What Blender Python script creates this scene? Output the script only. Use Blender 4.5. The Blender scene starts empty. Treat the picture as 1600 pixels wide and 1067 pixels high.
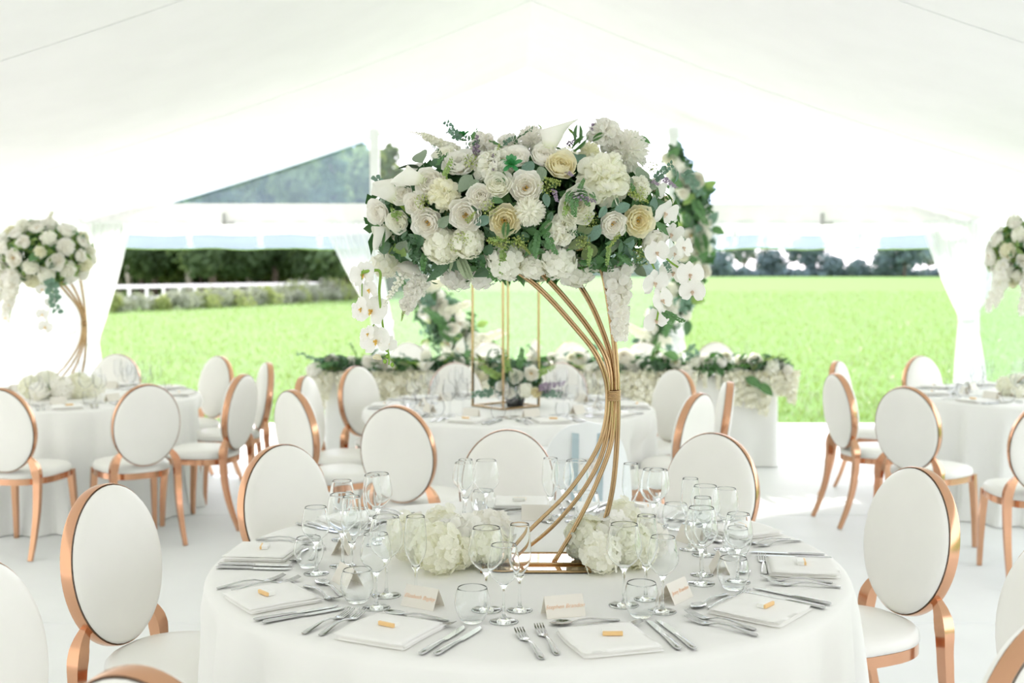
import bpy, bmesh, math, random
from mathutils import Vector, Matrix, noise
PI = math.pi
rnd = random.Random(11)
scene = bpy.context.scene
COL = scene.collection

# ------------------------------------------------------------------ camera
F = 1785.0                      # focal length in pixels of the 1600 px wide frame
HOR = 428.0
PITCH = math.atan((533.5 - HOR) / F)
CAMZ = 1.6
cd = bpy.data.cameras.new('camera'); cam = bpy.data.objects.new('camera', cd); COL.objects.link(cam)
cam.location = (0, 0, CAMZ); cam.rotation_euler = (PI / 2 - PITCH, 0, 0)
cd.sensor_width = 36; cd.lens = F / 1600 * 36; cd.clip_end = 2000
cd.dof.use_dof = True; cd.dof.focus_distance = 3.08; cd.dof.aperture_fstop = 3.0
scene.camera = cam

# ------------------------------------------------------------------ sky, sun, exposure
w = bpy.data.worlds.new('sky'); scene.world = w; w.use_nodes = True
nt = w.node_tree; nt.nodes.clear()
tc = nt.nodes.new('ShaderNodeTexCoord'); sx = nt.nodes.new('ShaderNodeSeparateXYZ')
rp = nt.nodes.new('ShaderNodeValToRGB'); bg = nt.nodes.new('ShaderNodeBackground'); wo = nt.nodes.new('ShaderNodeOutputWorld')
nt.links.new(tc.outputs['Generated'], sx.inputs[0]); nt.links.new(sx.outputs['Z'], rp.inputs[0])
nt.links.new(rp.outputs[0], bg.inputs[0]); nt.links.new(bg.outputs[0], wo.inputs[0])
rp.color_ramp.elements[0].position = 0.0; rp.color_ramp.elements[0].color = (1.0, 0.925, 0.975, 1)
rp.color_ramp.elements[1].position = 0.9; rp.color_ramp.elements[1].color = (0.86, 0.84, 0.98, 1)
bg.inputs[1].default_value = 2.7
sd = bpy.data.lights.new('sun', 'SUN'); sun = bpy.data.objects.new('sun', sd); COL.objects.link(sun)
sd.energy = 4.2; sd.angle = math.radians(0.9); sd.color = (1.0, 0.90, 0.85)
SUN_EL, SUN_AZ = math.radians(36), math.radians(-16)     # ahead of the camera, a little to the left
sv = Vector((math.sin(SUN_AZ) * math.cos(SUN_EL), math.cos(SUN_AZ) * math.cos(SUN_EL), math.sin(SUN_EL)))
sun.rotation_euler = sv.to_track_quat('Z', 'Y').to_euler()
sun.location = (2, 20, 15)
vs = scene.view_settings
vs.view_transform = 'Standard'; vs.look = 'None'; vs.gamma = 1.0; vs.use_curve_mapping = False
vs.exposure = 0.5
cy = scene.cycles
cy.max_bounces = 32; cy.diffuse_bounces = 18; cy.glossy_bounces = 6; cy.transmission_bounces = 32
cy.transparent_max_bounces = 24; cy.sample_clamp_indirect = 8.0; cy.blur_glossy = 0.6
cy.caustics_refractive = True; cy.caustics_reflective = False

# ------------------------------------------------------------------ helpers
def P(px, py, y):
    """the point at depth y on the sight line through a pixel of the 1600x1067 frame"""
    u, v = (px - 800) / F, (533.5 - py) / F
    c, s = math.cos(PITCH), math.sin(PITCH)
    d = Vector((u, c + v * s, -s + v * c))
    return Vector((0, 0, CAMZ)) + d * (y / d.y)

def PZ(px, py, z):
    u, v = (px - 800) / F, (533.5 - py) / F
    c, s = math.cos(PITCH), math.sin(PITCH)
    d = Vector((u, c + v * s, -s + v * c))
    return Vector((0, 0, CAMZ)) + d * ((z - CAMZ) / d.z)

def project(p):
    c, s = math.cos(PITCH), math.sin(PITCH)
    q = Vector(p) - Vector((0, 0, CAMZ))
    dep = q.y * c - q.z * s
    up = q.y * s + q.z * c
    return 800 + F * q.x / dep, 533.5 - F * up / dep, dep

class MB:
    def __init__(s): s.v = []; s.f = []
    def add(s, vs, fs, M=None):
        b = len(s.v)
        s.v.extend([tuple(M @ Vector(p)) for p in vs] if M is not None else [tuple(p) for p in vs])
        s.f.extend([tuple(i + b for i in f) for f in fs]); return s
    def merge(s, o, M=None): return s.add(o.v, o.f, M)
    def box(s, c, d, M=None):
        x, y, z = c; a, b, h = d[0] / 2, d[1] / 2, d[2] / 2
        vs = [(x + i * a, y + j * b, z + k * h) for k in (-1, 1) for j in (-1, 1) for i in (-1, 1)]
        return s.add(vs, [(0, 2, 3, 1), (4, 5, 7, 6), (0, 1, 5, 4), (2, 6, 7, 3), (0, 4, 6, 2), (1, 3, 7, 5)], M)
    def bbox(s, c, d, r=.004, M=None):
        """box with chamfered vertical and horizontal edges"""
        x, y, z = c; a, b, h = d[0] / 2, d[1] / 2, d[2] / 2
        r = min(r, a * .9, b * .9, h * .9)
        rings = []
        for zz, q in ((-h, r), (-h + r, 0), (h - r, 0), (h, r)):
            A, B = a - q, b - q; k = r * .8
            rings.append([(x + px, y + py, z + zz) for px, py in ((A - k, -B), (A, -B + k), (A, B - k), (A - k, B), (-A + k, B), (-A, B - k), (-A, -B + k), (-A + k, -B))])
        return s.rings(rings, True, True, M)
    def rings(s, rings, cap0=True, cap1=True, M=None):
        n = len(rings[0]); vs = [p for r in rings for p in r]; fs = []
        for k in range(len(rings) - 1):
            for i in range(n):
                j = (i + 1) % n
                fs.append((k * n + i, k * n + j, (k + 1) * n + j, (k + 1) * n + i))
        if cap0: fs.append(tuple(range(n - 1, -1, -1)))
        if cap1: fs.append(tuple((len(rings) - 1) * n + i for i in range(n)))
        return s.add(vs, fs, M)
    def tube(s, pts, rad, n=8, cap=True, M=None, ref=None, squash=1.0, rot=0.0):
        pts = [Vector(p) for p in pts]; rings = []
        if not isinstance(rad, (list, tuple)): rad = [rad] * len(pts)
        prev = None
        for i, p in enumerate(pts):
            t = (pts[min(i + 1, len(pts) - 1)] - pts[max(i - 1, 0)]).normalized()
            if ref is not None: a = Vector(ref)
            elif prev is None: a = Vector((1, 0, 0)) if abs(t.x) < .8 else Vector((0, 1, 0))
            else: a = prev
            a = (a - t * a.dot(t)).normalized(); b = t.cross(a); prev = a
            rings.append([p + (a * math.cos(2 * PI * k / n + rot) + b * math.sin(2 * PI * k / n + rot) * squash) * rad[i] for k in range(n)])
        return s.rings(rings, cap, cap, M)
    def lathe(s, prof, n=24, M=None):
        """profile of (r, z); a zero radius closes to a point"""
        vs = []; idx = []; fs = []
        for r, z in prof:
            if r < 1e-6: idx.append([len(vs)] * n); vs.append((0, 0, z))
            else:
                idx.append([len(vs) + i for i in range(n)])
                vs += [(r * math.cos(2 * PI * i / n), r * math.sin(2 * PI * i / n), z) for i in range(n)]
        for k in range(len(prof) - 1):
            for i in range(n):
                j = (i + 1) % n
                q = [idx[k][i], idx[k][j], idx[k + 1][j], idx[k + 1][i]]
                u = []
                for e in q:
                    if e not in u: u.append(e)
                if len(u) > 2: fs.append(tuple(u))
        return s.add(vs, fs, M)
    def grid(s, fn, nu, nv, wrap_v=False, M=None):
        vs = [fn(i / nu, j / nv) for i in range(nu + 1) for j in range(nv + (0 if wrap_v else 1))]
        n = nv if wrap_v else nv + 1; fs = []
        for i in range(nu):
            for j in range(nv):
                k = (j + 1) % n
                fs.append((i * n + j, (i + 1) * n + j, (i + 1) * n + k, i * n + k))
        return s.add(vs, fs, M)
    def mesh(s, name, m, smooth=True, sharp=None):
        me = bpy.data.meshes.new(name); me.from_pydata(s.v, [], s.f); me.update()
        if m is not None: me.materials.append(m)
        if smooth:
            me.polygons.foreach_set('use_smooth', [True] * len(me.polygons))
            if sharp: me.set_sharp_from_angle(angle=math.radians(sharp))
        return me

def ob(name, me, parent=None, M=None, kind=None):
    if isinstance(me, tuple): me = me[0].mesh(name, *me[1:])
    o = bpy.data.objects.new(name, me); COL.objects.link(o)
    if parent is not None: o.parent = parent
    if M is not None: o.matrix_basis = M
    if kind: o['kind'] = kind
    return o

def tag(o, label=None, cat=None, group=None, kind=None):
    if label: o['label'] = label
    if cat: o['category'] = cat
    if group: o['group'] = group
    if kind: o['kind'] = kind
    return o

def thing(name, label, cat, loc=(0, 0, 0), rz=0.0, group=None):
    o = bpy.data.objects.new(name, None); COL.objects.link(o)
    o.location = loc; o.rotation_euler = (0, 0, rz); o.empty_display_size = .1
    return tag(o, label, cat, group)

def dup(root, loc, rz=0.0, label=None, group=None, scale=None):
    r = root.copy(); COL.objects.link(r); r.location = loc; r.rotation_euler = (0, 0, rz)
    if scale: r.scale = (scale,) * 3
    if label: r['label'] = label
    if group: r['group'] = group
    for ch in KIDS.get(root, root.children):
        c = ch.copy(); COL.objects.link(c); c.parent = r
        for g in ch.children:
            d = g.copy(); COL.objects.link(d); d.parent = c
    return r
KIDS = {}

def aim(p, n, roll=0.0, sc=1.0):
    """matrix that puts local +Z along n at p"""
    q = Vector(n).normalized().to_track_quat('Z', 'Y')
    return Matrix.Translation(p) @ q.to_matrix().to_4x4() @ Matrix.Rotation(roll, 4, 'Z') @ Matrix.Scale(sc, 4)

def spline(pts, n=8):
    pts = [Vector(p) for p in pts]; out = []
    for i in range(len(pts) - 1):
        p0 = pts[max(i - 1, 0)]; p1 = pts[i]; p2 = pts[i + 1]; p3 = pts[min(i + 2, len(pts) - 1)]
        for k in range(n):
            t = k / n
            out.append(.5 * ((2 * p1) + (p2 - p0) * t + (2 * p0 - 5 * p1 + 4 * p2 - p3) * t * t + (3 * p1 - p0 - 3 * p2 + p3) * t ** 3))
    out.append(pts[-1]); return out

# ------------------------------------------------------------------ materials
def mk(name):
    m = bpy.data.materials.new(name); m.use_nodes = True
    n = m.node_tree; n.nodes.clear(); o = n.nodes.new('ShaderNodeOutputMaterial')
    return m, n, o

def colnode(n, col, var, scale, detail=3.0):
    tc = n.nodes.new('ShaderNodeTexCoord'); no = n.nodes.new('ShaderNodeTexNoise')
    no.inputs['Scale'].default_value = scale; no.inputs['Detail'].default_value = detail
    n.links.new(tc.outputs['Object'], no.inputs['Vector'])
    r = n.nodes.new('ShaderNodeValToRGB'); n.links.new(no.outputs[0], r.inputs[0])
    r.color_ramp.elements[0].position = .3; r.color_ramp.elements[1].position = .7
    r.color_ramp.elements[0].color = tuple(max(0, c * (1 - var)) for c in col[:3]) + (1,)
    r.color_ramp.elements[1].color = tuple(min(1, c * (1 + var)) for c in col[:3]) + (1,)
    return r.outputs[0], no.outputs[0]

def pbr(name, col, rough=.5, metal=0.0, var=.04, scale=8.0, bump=0.0, bscale=None, coat=0.0, spec=.5):
    m, n, o = mk(name)
    b = n.nodes.new('ShaderNodeBsdfPrincipled')
    c, f = colnode(n, col, var, scale)
    n.links.new(c, b.inputs['Base Color'])
    b.inputs['Roughness'].default_value = rough; b.inputs['Metallic'].default_value = metal
    b.inputs['Coat Weight'].default_value = coat; b.inputs['Specular IOR Level'].default_value = spec
    if bump:
        c2, f2 = colnode(n, col, var, bscale or scale * 6, 2.0)
        bp = n.nodes.new('ShaderNodeBump'); bp.inputs['Strength'].default_value = bump; bp.inputs['Distance'].default_value = .002
        n.links.new(f2, bp.inputs['Height']); n.links.new(bp.outputs[0], b.inputs['Normal'])
    n.links.new(b.outputs[0], o.inputs[0]); return m

def soft(name, col, trans=.3, tcol=None, var=.05, scale=20.0, clear=0.0, gloss=0.0):
    """diffuse plus translucent: petals, leaves, cloth; clear lets part of the light straight through (sheer cloth)"""
    m, n, o = mk(name)
    c, f = colnode(n, col, var, scale)
    d = n.nodes.new('ShaderNodeBsdfDiffuse'); t = n.nodes.new('ShaderNodeBsdfTranslucent'); mx = n.nodes.new('ShaderNodeMixShader')
    n.links.new(c, d.inputs[0])
    if tcol: t.inputs[0].default_value = tuple(tcol) + (1,)
    else: n.links.new(c, t.inputs[0])
    mx.inputs[0].default_value = trans
    n.links.new(d.outputs[0], mx.inputs[1]); n.links.new(t.outputs[0], mx.inputs[2])
    last = mx
    if gloss:
        g = n.nodes.new('ShaderNodeBsdfGlossy'); g.inputs['Roughness'].default_value = .35
        m3 = n.nodes.new('ShaderNodeMixShader'); m3.inputs[0].default_value = gloss
        n.links.new(last.outputs[0], m3.inputs[1]); n.links.new(g.outputs[0], m3.inputs[2]); last = m3
    if clear:
        tr = n.nodes.new('ShaderNodeBsdfTransparent'); m2 = n.nodes.new('ShaderNodeMixShader'); m2.inputs[0].default_value = clear
        n.links.new(last.outputs[0], m2.inputs[1]); n.links.new(tr.outputs[0], m2.inputs[2]); last = m2
    n.links.new(last.outputs[0], o.inputs[0]); return m

def clearsheet(name, tint, haze, hazecol=(.85, .92, .95), gloss=.05, rough=.08):
    """thin clear film: transparent, a little milky, a little reflection"""
    m, n, o = mk(name)
    tr = n.nodes.new('ShaderNodeBsdfTransparent'); tr.inputs[0].default_value = tuple(tint) + (1,)
    d = n.nodes.new('ShaderNodeBsdfTranslucent'); d.inputs[0].default_value = tuple(hazecol) + (1,)
    g = n.nodes.new('ShaderNodeBsdfGlossy'); g.inputs['Roughness'].default_value = rough
    a = n.nodes.new('ShaderNodeMixShader'); a.inputs[0].default_value = haze
    b = n.nodes.new('ShaderNodeMixShader')
    fr = n.nodes.new('ShaderNodeLayerWeight'); fr.inputs[0].default_value = gloss
    n.links.new(fr.outputs['Fresnel'], b.inputs[0])
    n.links.new(tr.outputs[0], a.inputs[1]); n.links.new(d.outputs[0], a.inputs[2])
    n.links.new(a.outputs[0], b.inputs[1]); n.links.new(g.outputs[0], b.inputs[2])
    n.links.new(b.outputs[0], o.inputs[0]); return m

def gradmat(name, c0, c1, axis='Z', p0=0.0, p1=1.0, trans=.25, var=None):
    """colour running from c0 to c1 along the generated axis, as the flower itself is coloured"""
    m, n, o = mk(name)
    tc = n.nodes.new('ShaderNodeTexCoord'); s = n.nodes.new('ShaderNodeSeparateXYZ'); r = n.nodes.new('ShaderNodeValToRGB')
    n.links.new(tc.outputs['Generated'], s.inputs[0]); n.links.new(s.outputs[axis], r.inputs[0])
    r.color_ramp.elements[0].position = p0; r.color_ramp.elements[0].color = tuple(c0) + (1,)
    r.color_ramp.elements[1].position = p1; r.color_ramp.elements[1].color = tuple(c1) + (1,)
    d = n.nodes.new('ShaderNodeBsdfDiffuse'); t = n.nodes.new('ShaderNodeBsdfTranslucent'); mx = n.nodes.new('ShaderNodeMixShader')
    n.links.new(r.outputs[0], d.inputs[0]); n.links.new(r.outputs[0], t.inputs[0]); mx.inputs[0].default_value = trans
    n.links.new(d.outputs[0], mx.inputs[1]); n.links.new(t.outputs[0], mx.inputs[2]); n.links.new(mx.outputs[0], o.inputs[0])
    return m

def veined(name, green, vein, scale):
    m, n, o = mk(name)
    tc = n.nodes.new('ShaderNodeTexCoord'); v = n.nodes.new('ShaderNodeTexVoronoi'); v.feature = 'DISTANCE_TO_EDGE'
    v.inputs['Scale'].default_value = scale; n.links.new(tc.outputs['Object'], v.inputs['Vector'])
    r = n.nodes.new('ShaderNodeValToRGB'); n.links.new(v.outputs[0], r.inputs[0])
    r.color_ramp.elements[0].position = .03; r.color_ramp.elements[0].color = tuple(vein) + (1,)
    r.color_ramp.elements[1].position = .13; r.color_ramp.elements[1].color = tuple(green) + (1,)
    b = n.nodes.new('ShaderNodeBsdfPrincipled'); b.inputs['Roughness'].default_value = .5
    n.links.new(r.outputs[0], b.inputs['Base Color']); n.links.new(b.outputs[0], o.inputs[0]); return m

def glassmat(name, rough=0.0):
    m, n, o = mk(name)
    g = n.nodes.new('ShaderNodeBsdfGlass'); g.inputs['IOR'].default_value = 1.33; g.inputs['Roughness'].default_value = rough
    g.inputs['Color'].default_value = (.995, 1, 1, 1)
    n.links.new(g.outputs[0], o.inputs[0]); return m

M_ROOF = soft('roof_lining', (.86, .848, .842), .047, var=.015, scale=3)
M_WALLC = soft('wall_cloth', (.86, .865, .86), .22, var=.02, scale=4)
M_WALLL = soft('left_wall_cloth', (.88, .875, .87), .5, var=.02, scale=4)
M_SHEER = soft('sheer_curtain', (.92, .93, .93), .5, var=.02, scale=5, clear=.16)
M_FLOOR = pbr('white_floor_sheet', (.83, .84, .84), .55, var=.02, scale=2.5, bump=.05, bscale=60)
M_ALU = pbr('white_aluminium', (.78, .79, .79), .4, var=.03, scale=6)
M_PVC = clearsheet('clear_film', (.93, .97, .97), .035, gloss=.06)
M_PVCG = clearsheet('clear_wall_film', (.88, .965, .93), .09, (.75, .95, .88), .06)
M_PVCB = clearsheet('gable_film', (.64, .80, 1.0), .13, (.60, .78, 1.0), .07)
M_ROLL = clearsheet('rolled_film', (.66, .74, .85), .32, (.66, .74, .88), .25, .2)
M_ROLLW = soft('roll_hem', (.9, .9, .9), .5)
M_CLOTH = pbr('white_tablecloth', (.875, .868, .85), .75, var=.012, scale=5, bump=.08, bscale=500, spec=.2)
M_NAP = pbr('white_linen', (.90, .89, .87), .8, var=.015, scale=9, bump=.12, bscale=700, spec=.2)
M_LEATHER = pbr('white_leatherette', (.86, .845, .81), .36, var=.02, scale=5, bump=.06, bscale=350, spec=.45)
M_GOLD = pbr('rose_gold', (.66, .37, .23), .2, 1.0, var=.05, scale=7)
M_BRONZE = pbr('brushed_gold', (.50, .345, .19), .2, 1.0, var=.05, scale=20)
M_PLATE = pbr('polished_gold_plate', (.86, .62, .40), .06, 1.0, var=.02, scale=10)
M_PIPE = pbr('brown_piping', (.10, .055, .03), .5)
M_STEEL = pbr('polished_steel', (.60, .60, .60), .13, 1.0, var=.03, scale=30)
M_GLASS = glassmat('clear_glass')
M_THIN = clearsheet('thin_glass', (.995, .997, 1), .012, (.97, .98, 1), .05, .03)
M_CARD = pbr('cream_card', (.84, .80, .73), .8, var=.015)
M_INK = pbr('orange_ink', (.88, .52, .30), .6, var=.02)
M_GREY = pbr('grey_print', (.25, .26, .27), .7)
M_WRAP = pbr('white_wrapper', (.86, .85, .82), .35, var=.02)
M_FOIL = pbr('gold_wrapper', (.84, .56, .26), .4, .1, var=.05)
M_PLASTIC = pbr('white_plastic', (.84, .86, .87), .3, var=.01)
M_STRAP = pbr('blue_grey_strap', (.42, .52, .56), .7, var=.06)
M_WOOD = pbr('table_plywood', (.45, .33, .2), .6, var=.15, scale=14)
M_POT = pbr('black_pot', (.02, .02, .022), .4)
M_WHITE = soft('white_petal', (.965, .953, .915), .38, var=.03, scale=30)
M_IVORY = soft('ivory_petal', (.96, .95, .88), .38, var=.05, scale=25)
M_CREAM = soft('cream_petal', (.955, .91, .74), .42, var=.07, scale=25)
M_LEMON = soft('lemon_petal', (.94, .925, .78), .36, var=.06, scale=25)
M_SKIRT = soft('skirt_petal', (.955, .94, .84), .08, var=.04, scale=22)
M_HYD = soft('hydrangea_petal', (.955, .945, .85), .38, var=.06, scale=22)
M_CALLA = gradmat('calla_petal', (.52, .62, .22), (.93, .92, .86), 'Z', .02, .4, .2)
M_ORCH = soft('orchid_petal', (.93, .91, .88), .24, var=.03, scale=20)
M_LIP = pbr('orchid_lip', (.80, .56, .44), .5, var=.5, scale=260)
M_LIPY = pbr('orchid_lip_yellow', (.82, .58, .16), .5, var=.2, scale=150)
M_STAMEN = pbr('yellow_stamen', (.78, .50, .10), .6, var=.25, scale=90)
M_STEM = soft('green_stem', (.30, .48, .10), .1, var=.1)
M_LEAFD = soft('dark_leaf', (.06, .145, .065), .22, (.10, .26, .06), .3, 30, gloss=.06)
M_LEAFM = soft('mid_leaf', (.10, .235, .085), .2, (.16, .36, .06), .25, 30, gloss=.05)
M_LEAFL = soft('light_leaf', (.28, .42, .13), .25, (.36, .52, .1), .2, 30, gloss=.04)
M_SAGE = soft('sage_leaf', (.15, .265, .20), .15, (.2, .36, .2), .2, 25, gloss=.05)
M_OLIVE = soft('olive_leaf', (.16, .21, .085), .15, (.25, .33, .1), .2, 25, gloss=.05)
M_LIME = soft('lime_bud', (.42, .50, .16), .15, var=.2, scale=60)
M_PURPLE = soft('mauve_bud', (.36, .29, .38), .15, var=.2, scale=60)
M_VEIN = veined('veined_leaf', (.07, .14, .065), (.42, .48, .36), 260)
M_STRIPE = soft('striped_leaf', (.42, .50, .33), .2, var=.35, scale=60)
M_STAR = soft('bright_star_leaf', (.05, .30, .10), .2, (.08, .42, .06), .3, 40, gloss=.06)
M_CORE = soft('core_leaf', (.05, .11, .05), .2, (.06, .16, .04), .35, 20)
# ================================================================== the setting
TX = 0.15                                  # ridge line of the marquee
HW = 4.75; EAVE = 2.17; RIDGE = 3.75; GY = 12.15
def roof_z(x):
    t = min(1.0, abs(x - TX) / HW)
    return EAVE + (RIDGE - EAVE) * ((1 - t) * .82 + .18 * (1 - t) ** 2.4)

# lawn that rises a touch towards the far hedge
def lawn_z(y): return -0.03 + max(0.0, y - 60) * .0036
mb = MB()
ys = [12.2, 14, 18, 25, 40, 60, 100, 160, 240, 330, 460]
for i in range(len(ys) - 1):
    for k in range(12):
        xa, xb = -240 + k * 40, -200 + k * 40
        mb.add([(xa, ys[i], lawn_z(ys[i])), (xb, ys[i], lawn_z(ys[i])), (xb, ys[i + 1], lawn_z(ys[i + 1])), (xa, ys[i + 1], lawn_z(ys[i + 1]))], [(0, 1, 2, 3)])
mb.box((0, -10, -.12), (480, 44.4, .16))
m, n, o = mk('meadow_turf')
tc = n.nodes.new('ShaderNodeTexCoord')
def nz(sc, det):
    a = n.nodes.new('ShaderNodeTexNoise'); a.inputs['Scale'].default_value = sc; a.inputs['Detail'].default_value = det
    n.links.new(tc.outputs['Object'], a.inputs['Vector']); return a
n1, n2 = nz(.35, 5), nz(5.0, 4)
mxn = n.nodes.new('ShaderNodeMixRGB'); mxn.inputs[0].default_value = .55
n.links.new(n1.outputs[0], mxn.inputs[1]); n.links.new(n2.outputs[0], mxn.inputs[2])
r = n.nodes.new('ShaderNodeValToRGB'); n.links.new(mxn.outputs[0], r.inputs[0])
r.color_ramp.elements[0].position = .3; r.color_ramp.elements[0].color = (.115, .222, .055, 1)
r.color_ramp.elements[1].position = .72; r.color_ramp.elements[1].color = (.15, .268, .072, 1)
b = n.nodes.new('ShaderNodeBsdfPrincipled'); b.inputs['Roughness'].default_value = .8; b.inputs['Specular IOR Level'].default_value = .06
n.links.new(r.outputs[0], b.inputs['Base Color']); n.links.new(b.outputs[0], o.inputs[0])
ob('lawn', (mb, m, False), kind='structure')

# short grass blades standing on the lawn near the marquee (nobody could count them)
mb = MB(); rg = random.Random(3)
def blade(x, y, h):
    a = rg.uniform(0, 2 * PI); wd = h * .11; lean = rg.uniform(.1, .8) * h
    ca, sa = math.cos(a), math.sin(a); z = lawn_z(y) - .01
    b0 = len(mb.v); ln = rg.uniform(0, 2 * PI); lx, ly = math.cos(ln) * lean, math.sin(ln) * lean
    mb.v += [(x - ca * wd, y - sa * wd, z), (x + ca * wd, y + sa * wd, z), (x + lx * .45 + ca * wd * .7, y + ly * .45 + sa * wd * .7, z + h * .62), (x + lx * .45 - ca * wd * .7, y + ly * .45 - sa * wd * .7, z + h * .62), (x + lx, y + ly, z + h)]
    mb.f += [(b0, b0 + 1, b0 + 2, b0 + 3), (b0 + 3, b0 + 2, b0 + 4)]
for _ in range(90000):
    y = 12.35 * (95 / 12.35) ** (rg.random() ** .92); x = rg.uniform(-.47, .50) * y
    blade(x, y, rg.uniform(.04, .095) * (1 + (y - 12) * .022))
g = ob('grass', (mb, soft('grass_blade', (.155, .255, .056), .42, (.25, .375, .07), .32, .8, gloss=.17), False), kind='stuff')
g['label'] = 'short bright green grass growing on the sunlit field'

# floor: white sheets laid side by side
mb = MB(); mb.box((TX, 4.95, -.03), (9.9, 14.5, .03)); fl = ob('floor', (mb, M_FLOOR, False), kind='structure')
mb = MB(); mb.bbox((0, 0, -.0075), (9.8, 2.33, .015), .004); sheet = mb.mesh('floor_sheet', M_FLOOR, False)
for k in range(6):
    ob('floor_sheet', sheet, fl, Matrix.Translation((TX, 11.03 - k * 2.345, 0)))

# ceiling: one lining panel each side of the ridge in every bay
FR = [12.15, 9.12, 6.1, 3.1, .1, -2.2]
ceil = bpy.data.objects.new('ceiling', None); COL.objects.link(ceil); ceil['kind'] = 'structure'
for i in range(len(FR) - 1):
    ya, yb = FR[i], FR[i + 1]
    for sgn in (-1, 1):
        mb = MB()
        def fn(u, v):
            x = TX + sgn * HW * u; y = ya + (yb - ya) * v
            s = math.sin(PI * v) ** .8
            z = roof_z(x) - .055 * s * math.sin(PI * min(1, u * 1.02)) - .012 * s * math.sin(u * 34 + i) * (1 - .5 * u) * u
            return (x, y, z - (.018 * s if u < .01 else 0))
        mb.grid(fn, 26, 14)
        ob('roof_panel', (mb, M_ROOF), ceil)
def beam(name, pts, r, m=None, parent=None):
    mb = MB(); mb.tube(pts, r, 4, rot=PI / 4, ref=(0, 1, 0)); return ob(name, (mb, m or M_ALU, False), parent, kind=None if parent else 'structure')
# lining seams over the frames
for k, y in enumerate(FR[1:4]):
    mb = MB()
    for sgn in (-1, 1):
        mb.tube([(TX + sgn * HW * t / 20, y, roof_z(TX + sgn * HW * t / 20) + .002) for t in range(21)], .006, 6)
    ob('ceiling_seam', (mb, M_ROLLW), ceil)
xl, xr = TX - HW, TX + HW
# gable frame
n_trim = [0]
def trim(pts, r, m=None):
    n_trim[0] += 1
    return beam('trim_%d' % n_trim[0], pts, r, m)
trim([(TX, -2.2, RIDGE + .09), (TX, GY + .05, RIDGE + .09)], .06, M_ROLLW)
ULX, URX = P(586, 300, GY).x, P(1051, 300, GY).x
trim([(ULX, GY, 0), (ULX, GY, roof_z(ULX) - .02)], .068)
trim([(URX, GY, 0), (URX, GY, roof_z(URX) - .02)], .068)
trim([(xl, GY, 0), (xl, GY, EAVE)], .075)
trim([(xr, GY, 0), (xr, GY, EAVE)], .075)
trim([(TX + HW * t / 16, GY + .02, roof_z(TX + HW * t / 16) - .045) for t in range(-16, 17)], .07, M_ROLLW)
ZR = P(400, 347, GY).z; ZB = P(400, 318, GY).z
trim([(xl, GY, ZR), (ULX, GY, ZR)], .028)
trim([(URX, GY, ZR), (xr, GY, ZR)], .028)
trim([(ULX, GY, ZR), (URX, GY, ZR)], .028)
# clamps on the rail
for px in (352, 1283):
    p = P(px, 343, GY); mb = MB(); mb.bbox((p.x, GY - .05, ZR + .03), (.035, .05, .13), .008); mb.bbox((p.x + .05, GY - .06, ZR - .01), (.12, .03, .03), .006)
    n_trim[0] += 1; ob('trim_%d' % n_trim[0], (mb, pbr('clamp_grey', (.45, .45, .44), .5), False), kind='structure')
# valance bands above the rail
for a, c in ((xl + .05, ULX - .05), (URX + .05, xr - .05)):
    mb = MB()
    mb.grid(lambda u, v: (a + (c - a) * u, GY - .02 + .012 * math.sin(u * 60), ZR + .01 + (min(ZB, roof_z(a + (c - a) * u) - .03) - ZR - .01) * v), 60, 3)
    n_trim[0] += 1; ob('trim_%d' % n_trim[0], (mb, M_ROOF), kind='structure')
# clear gable panels
def gable(name, a, c, zb, m):
    mb = MB(); mb.grid(lambda u, v: (a + (c - a) * u, GY + .03 + .006 * math.sin(u * 19 + v * 7), zb + max(.005, roof_z(a + (c - a) * u) - .05 - zb) * v), 24, 8)
    return ob(name, (mb, m), kind='structure')
gable('window_1', xl + .9, ULX - .06, ZB, M_PVCB)
gable('window_2', ULX + .06, URX - .06, ZR, M_PVC)
gable('window_3', URX + .06, xr - .9, ZB, M_PVCB)
# centre bay: clear wall let down to the floor
mb = MB(); mb.grid(lambda u, v: (ULX + .07 + (URX - ULX - .14) * u, GY + .03 + .012 * math.sin(u * 11 + 3 * v) + .006 * math.sin(u * 37), .01 + (ZR - .03) * v), 40, 16)
ob('window_4', (mb, M_PVCG), kind='structure')
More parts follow.
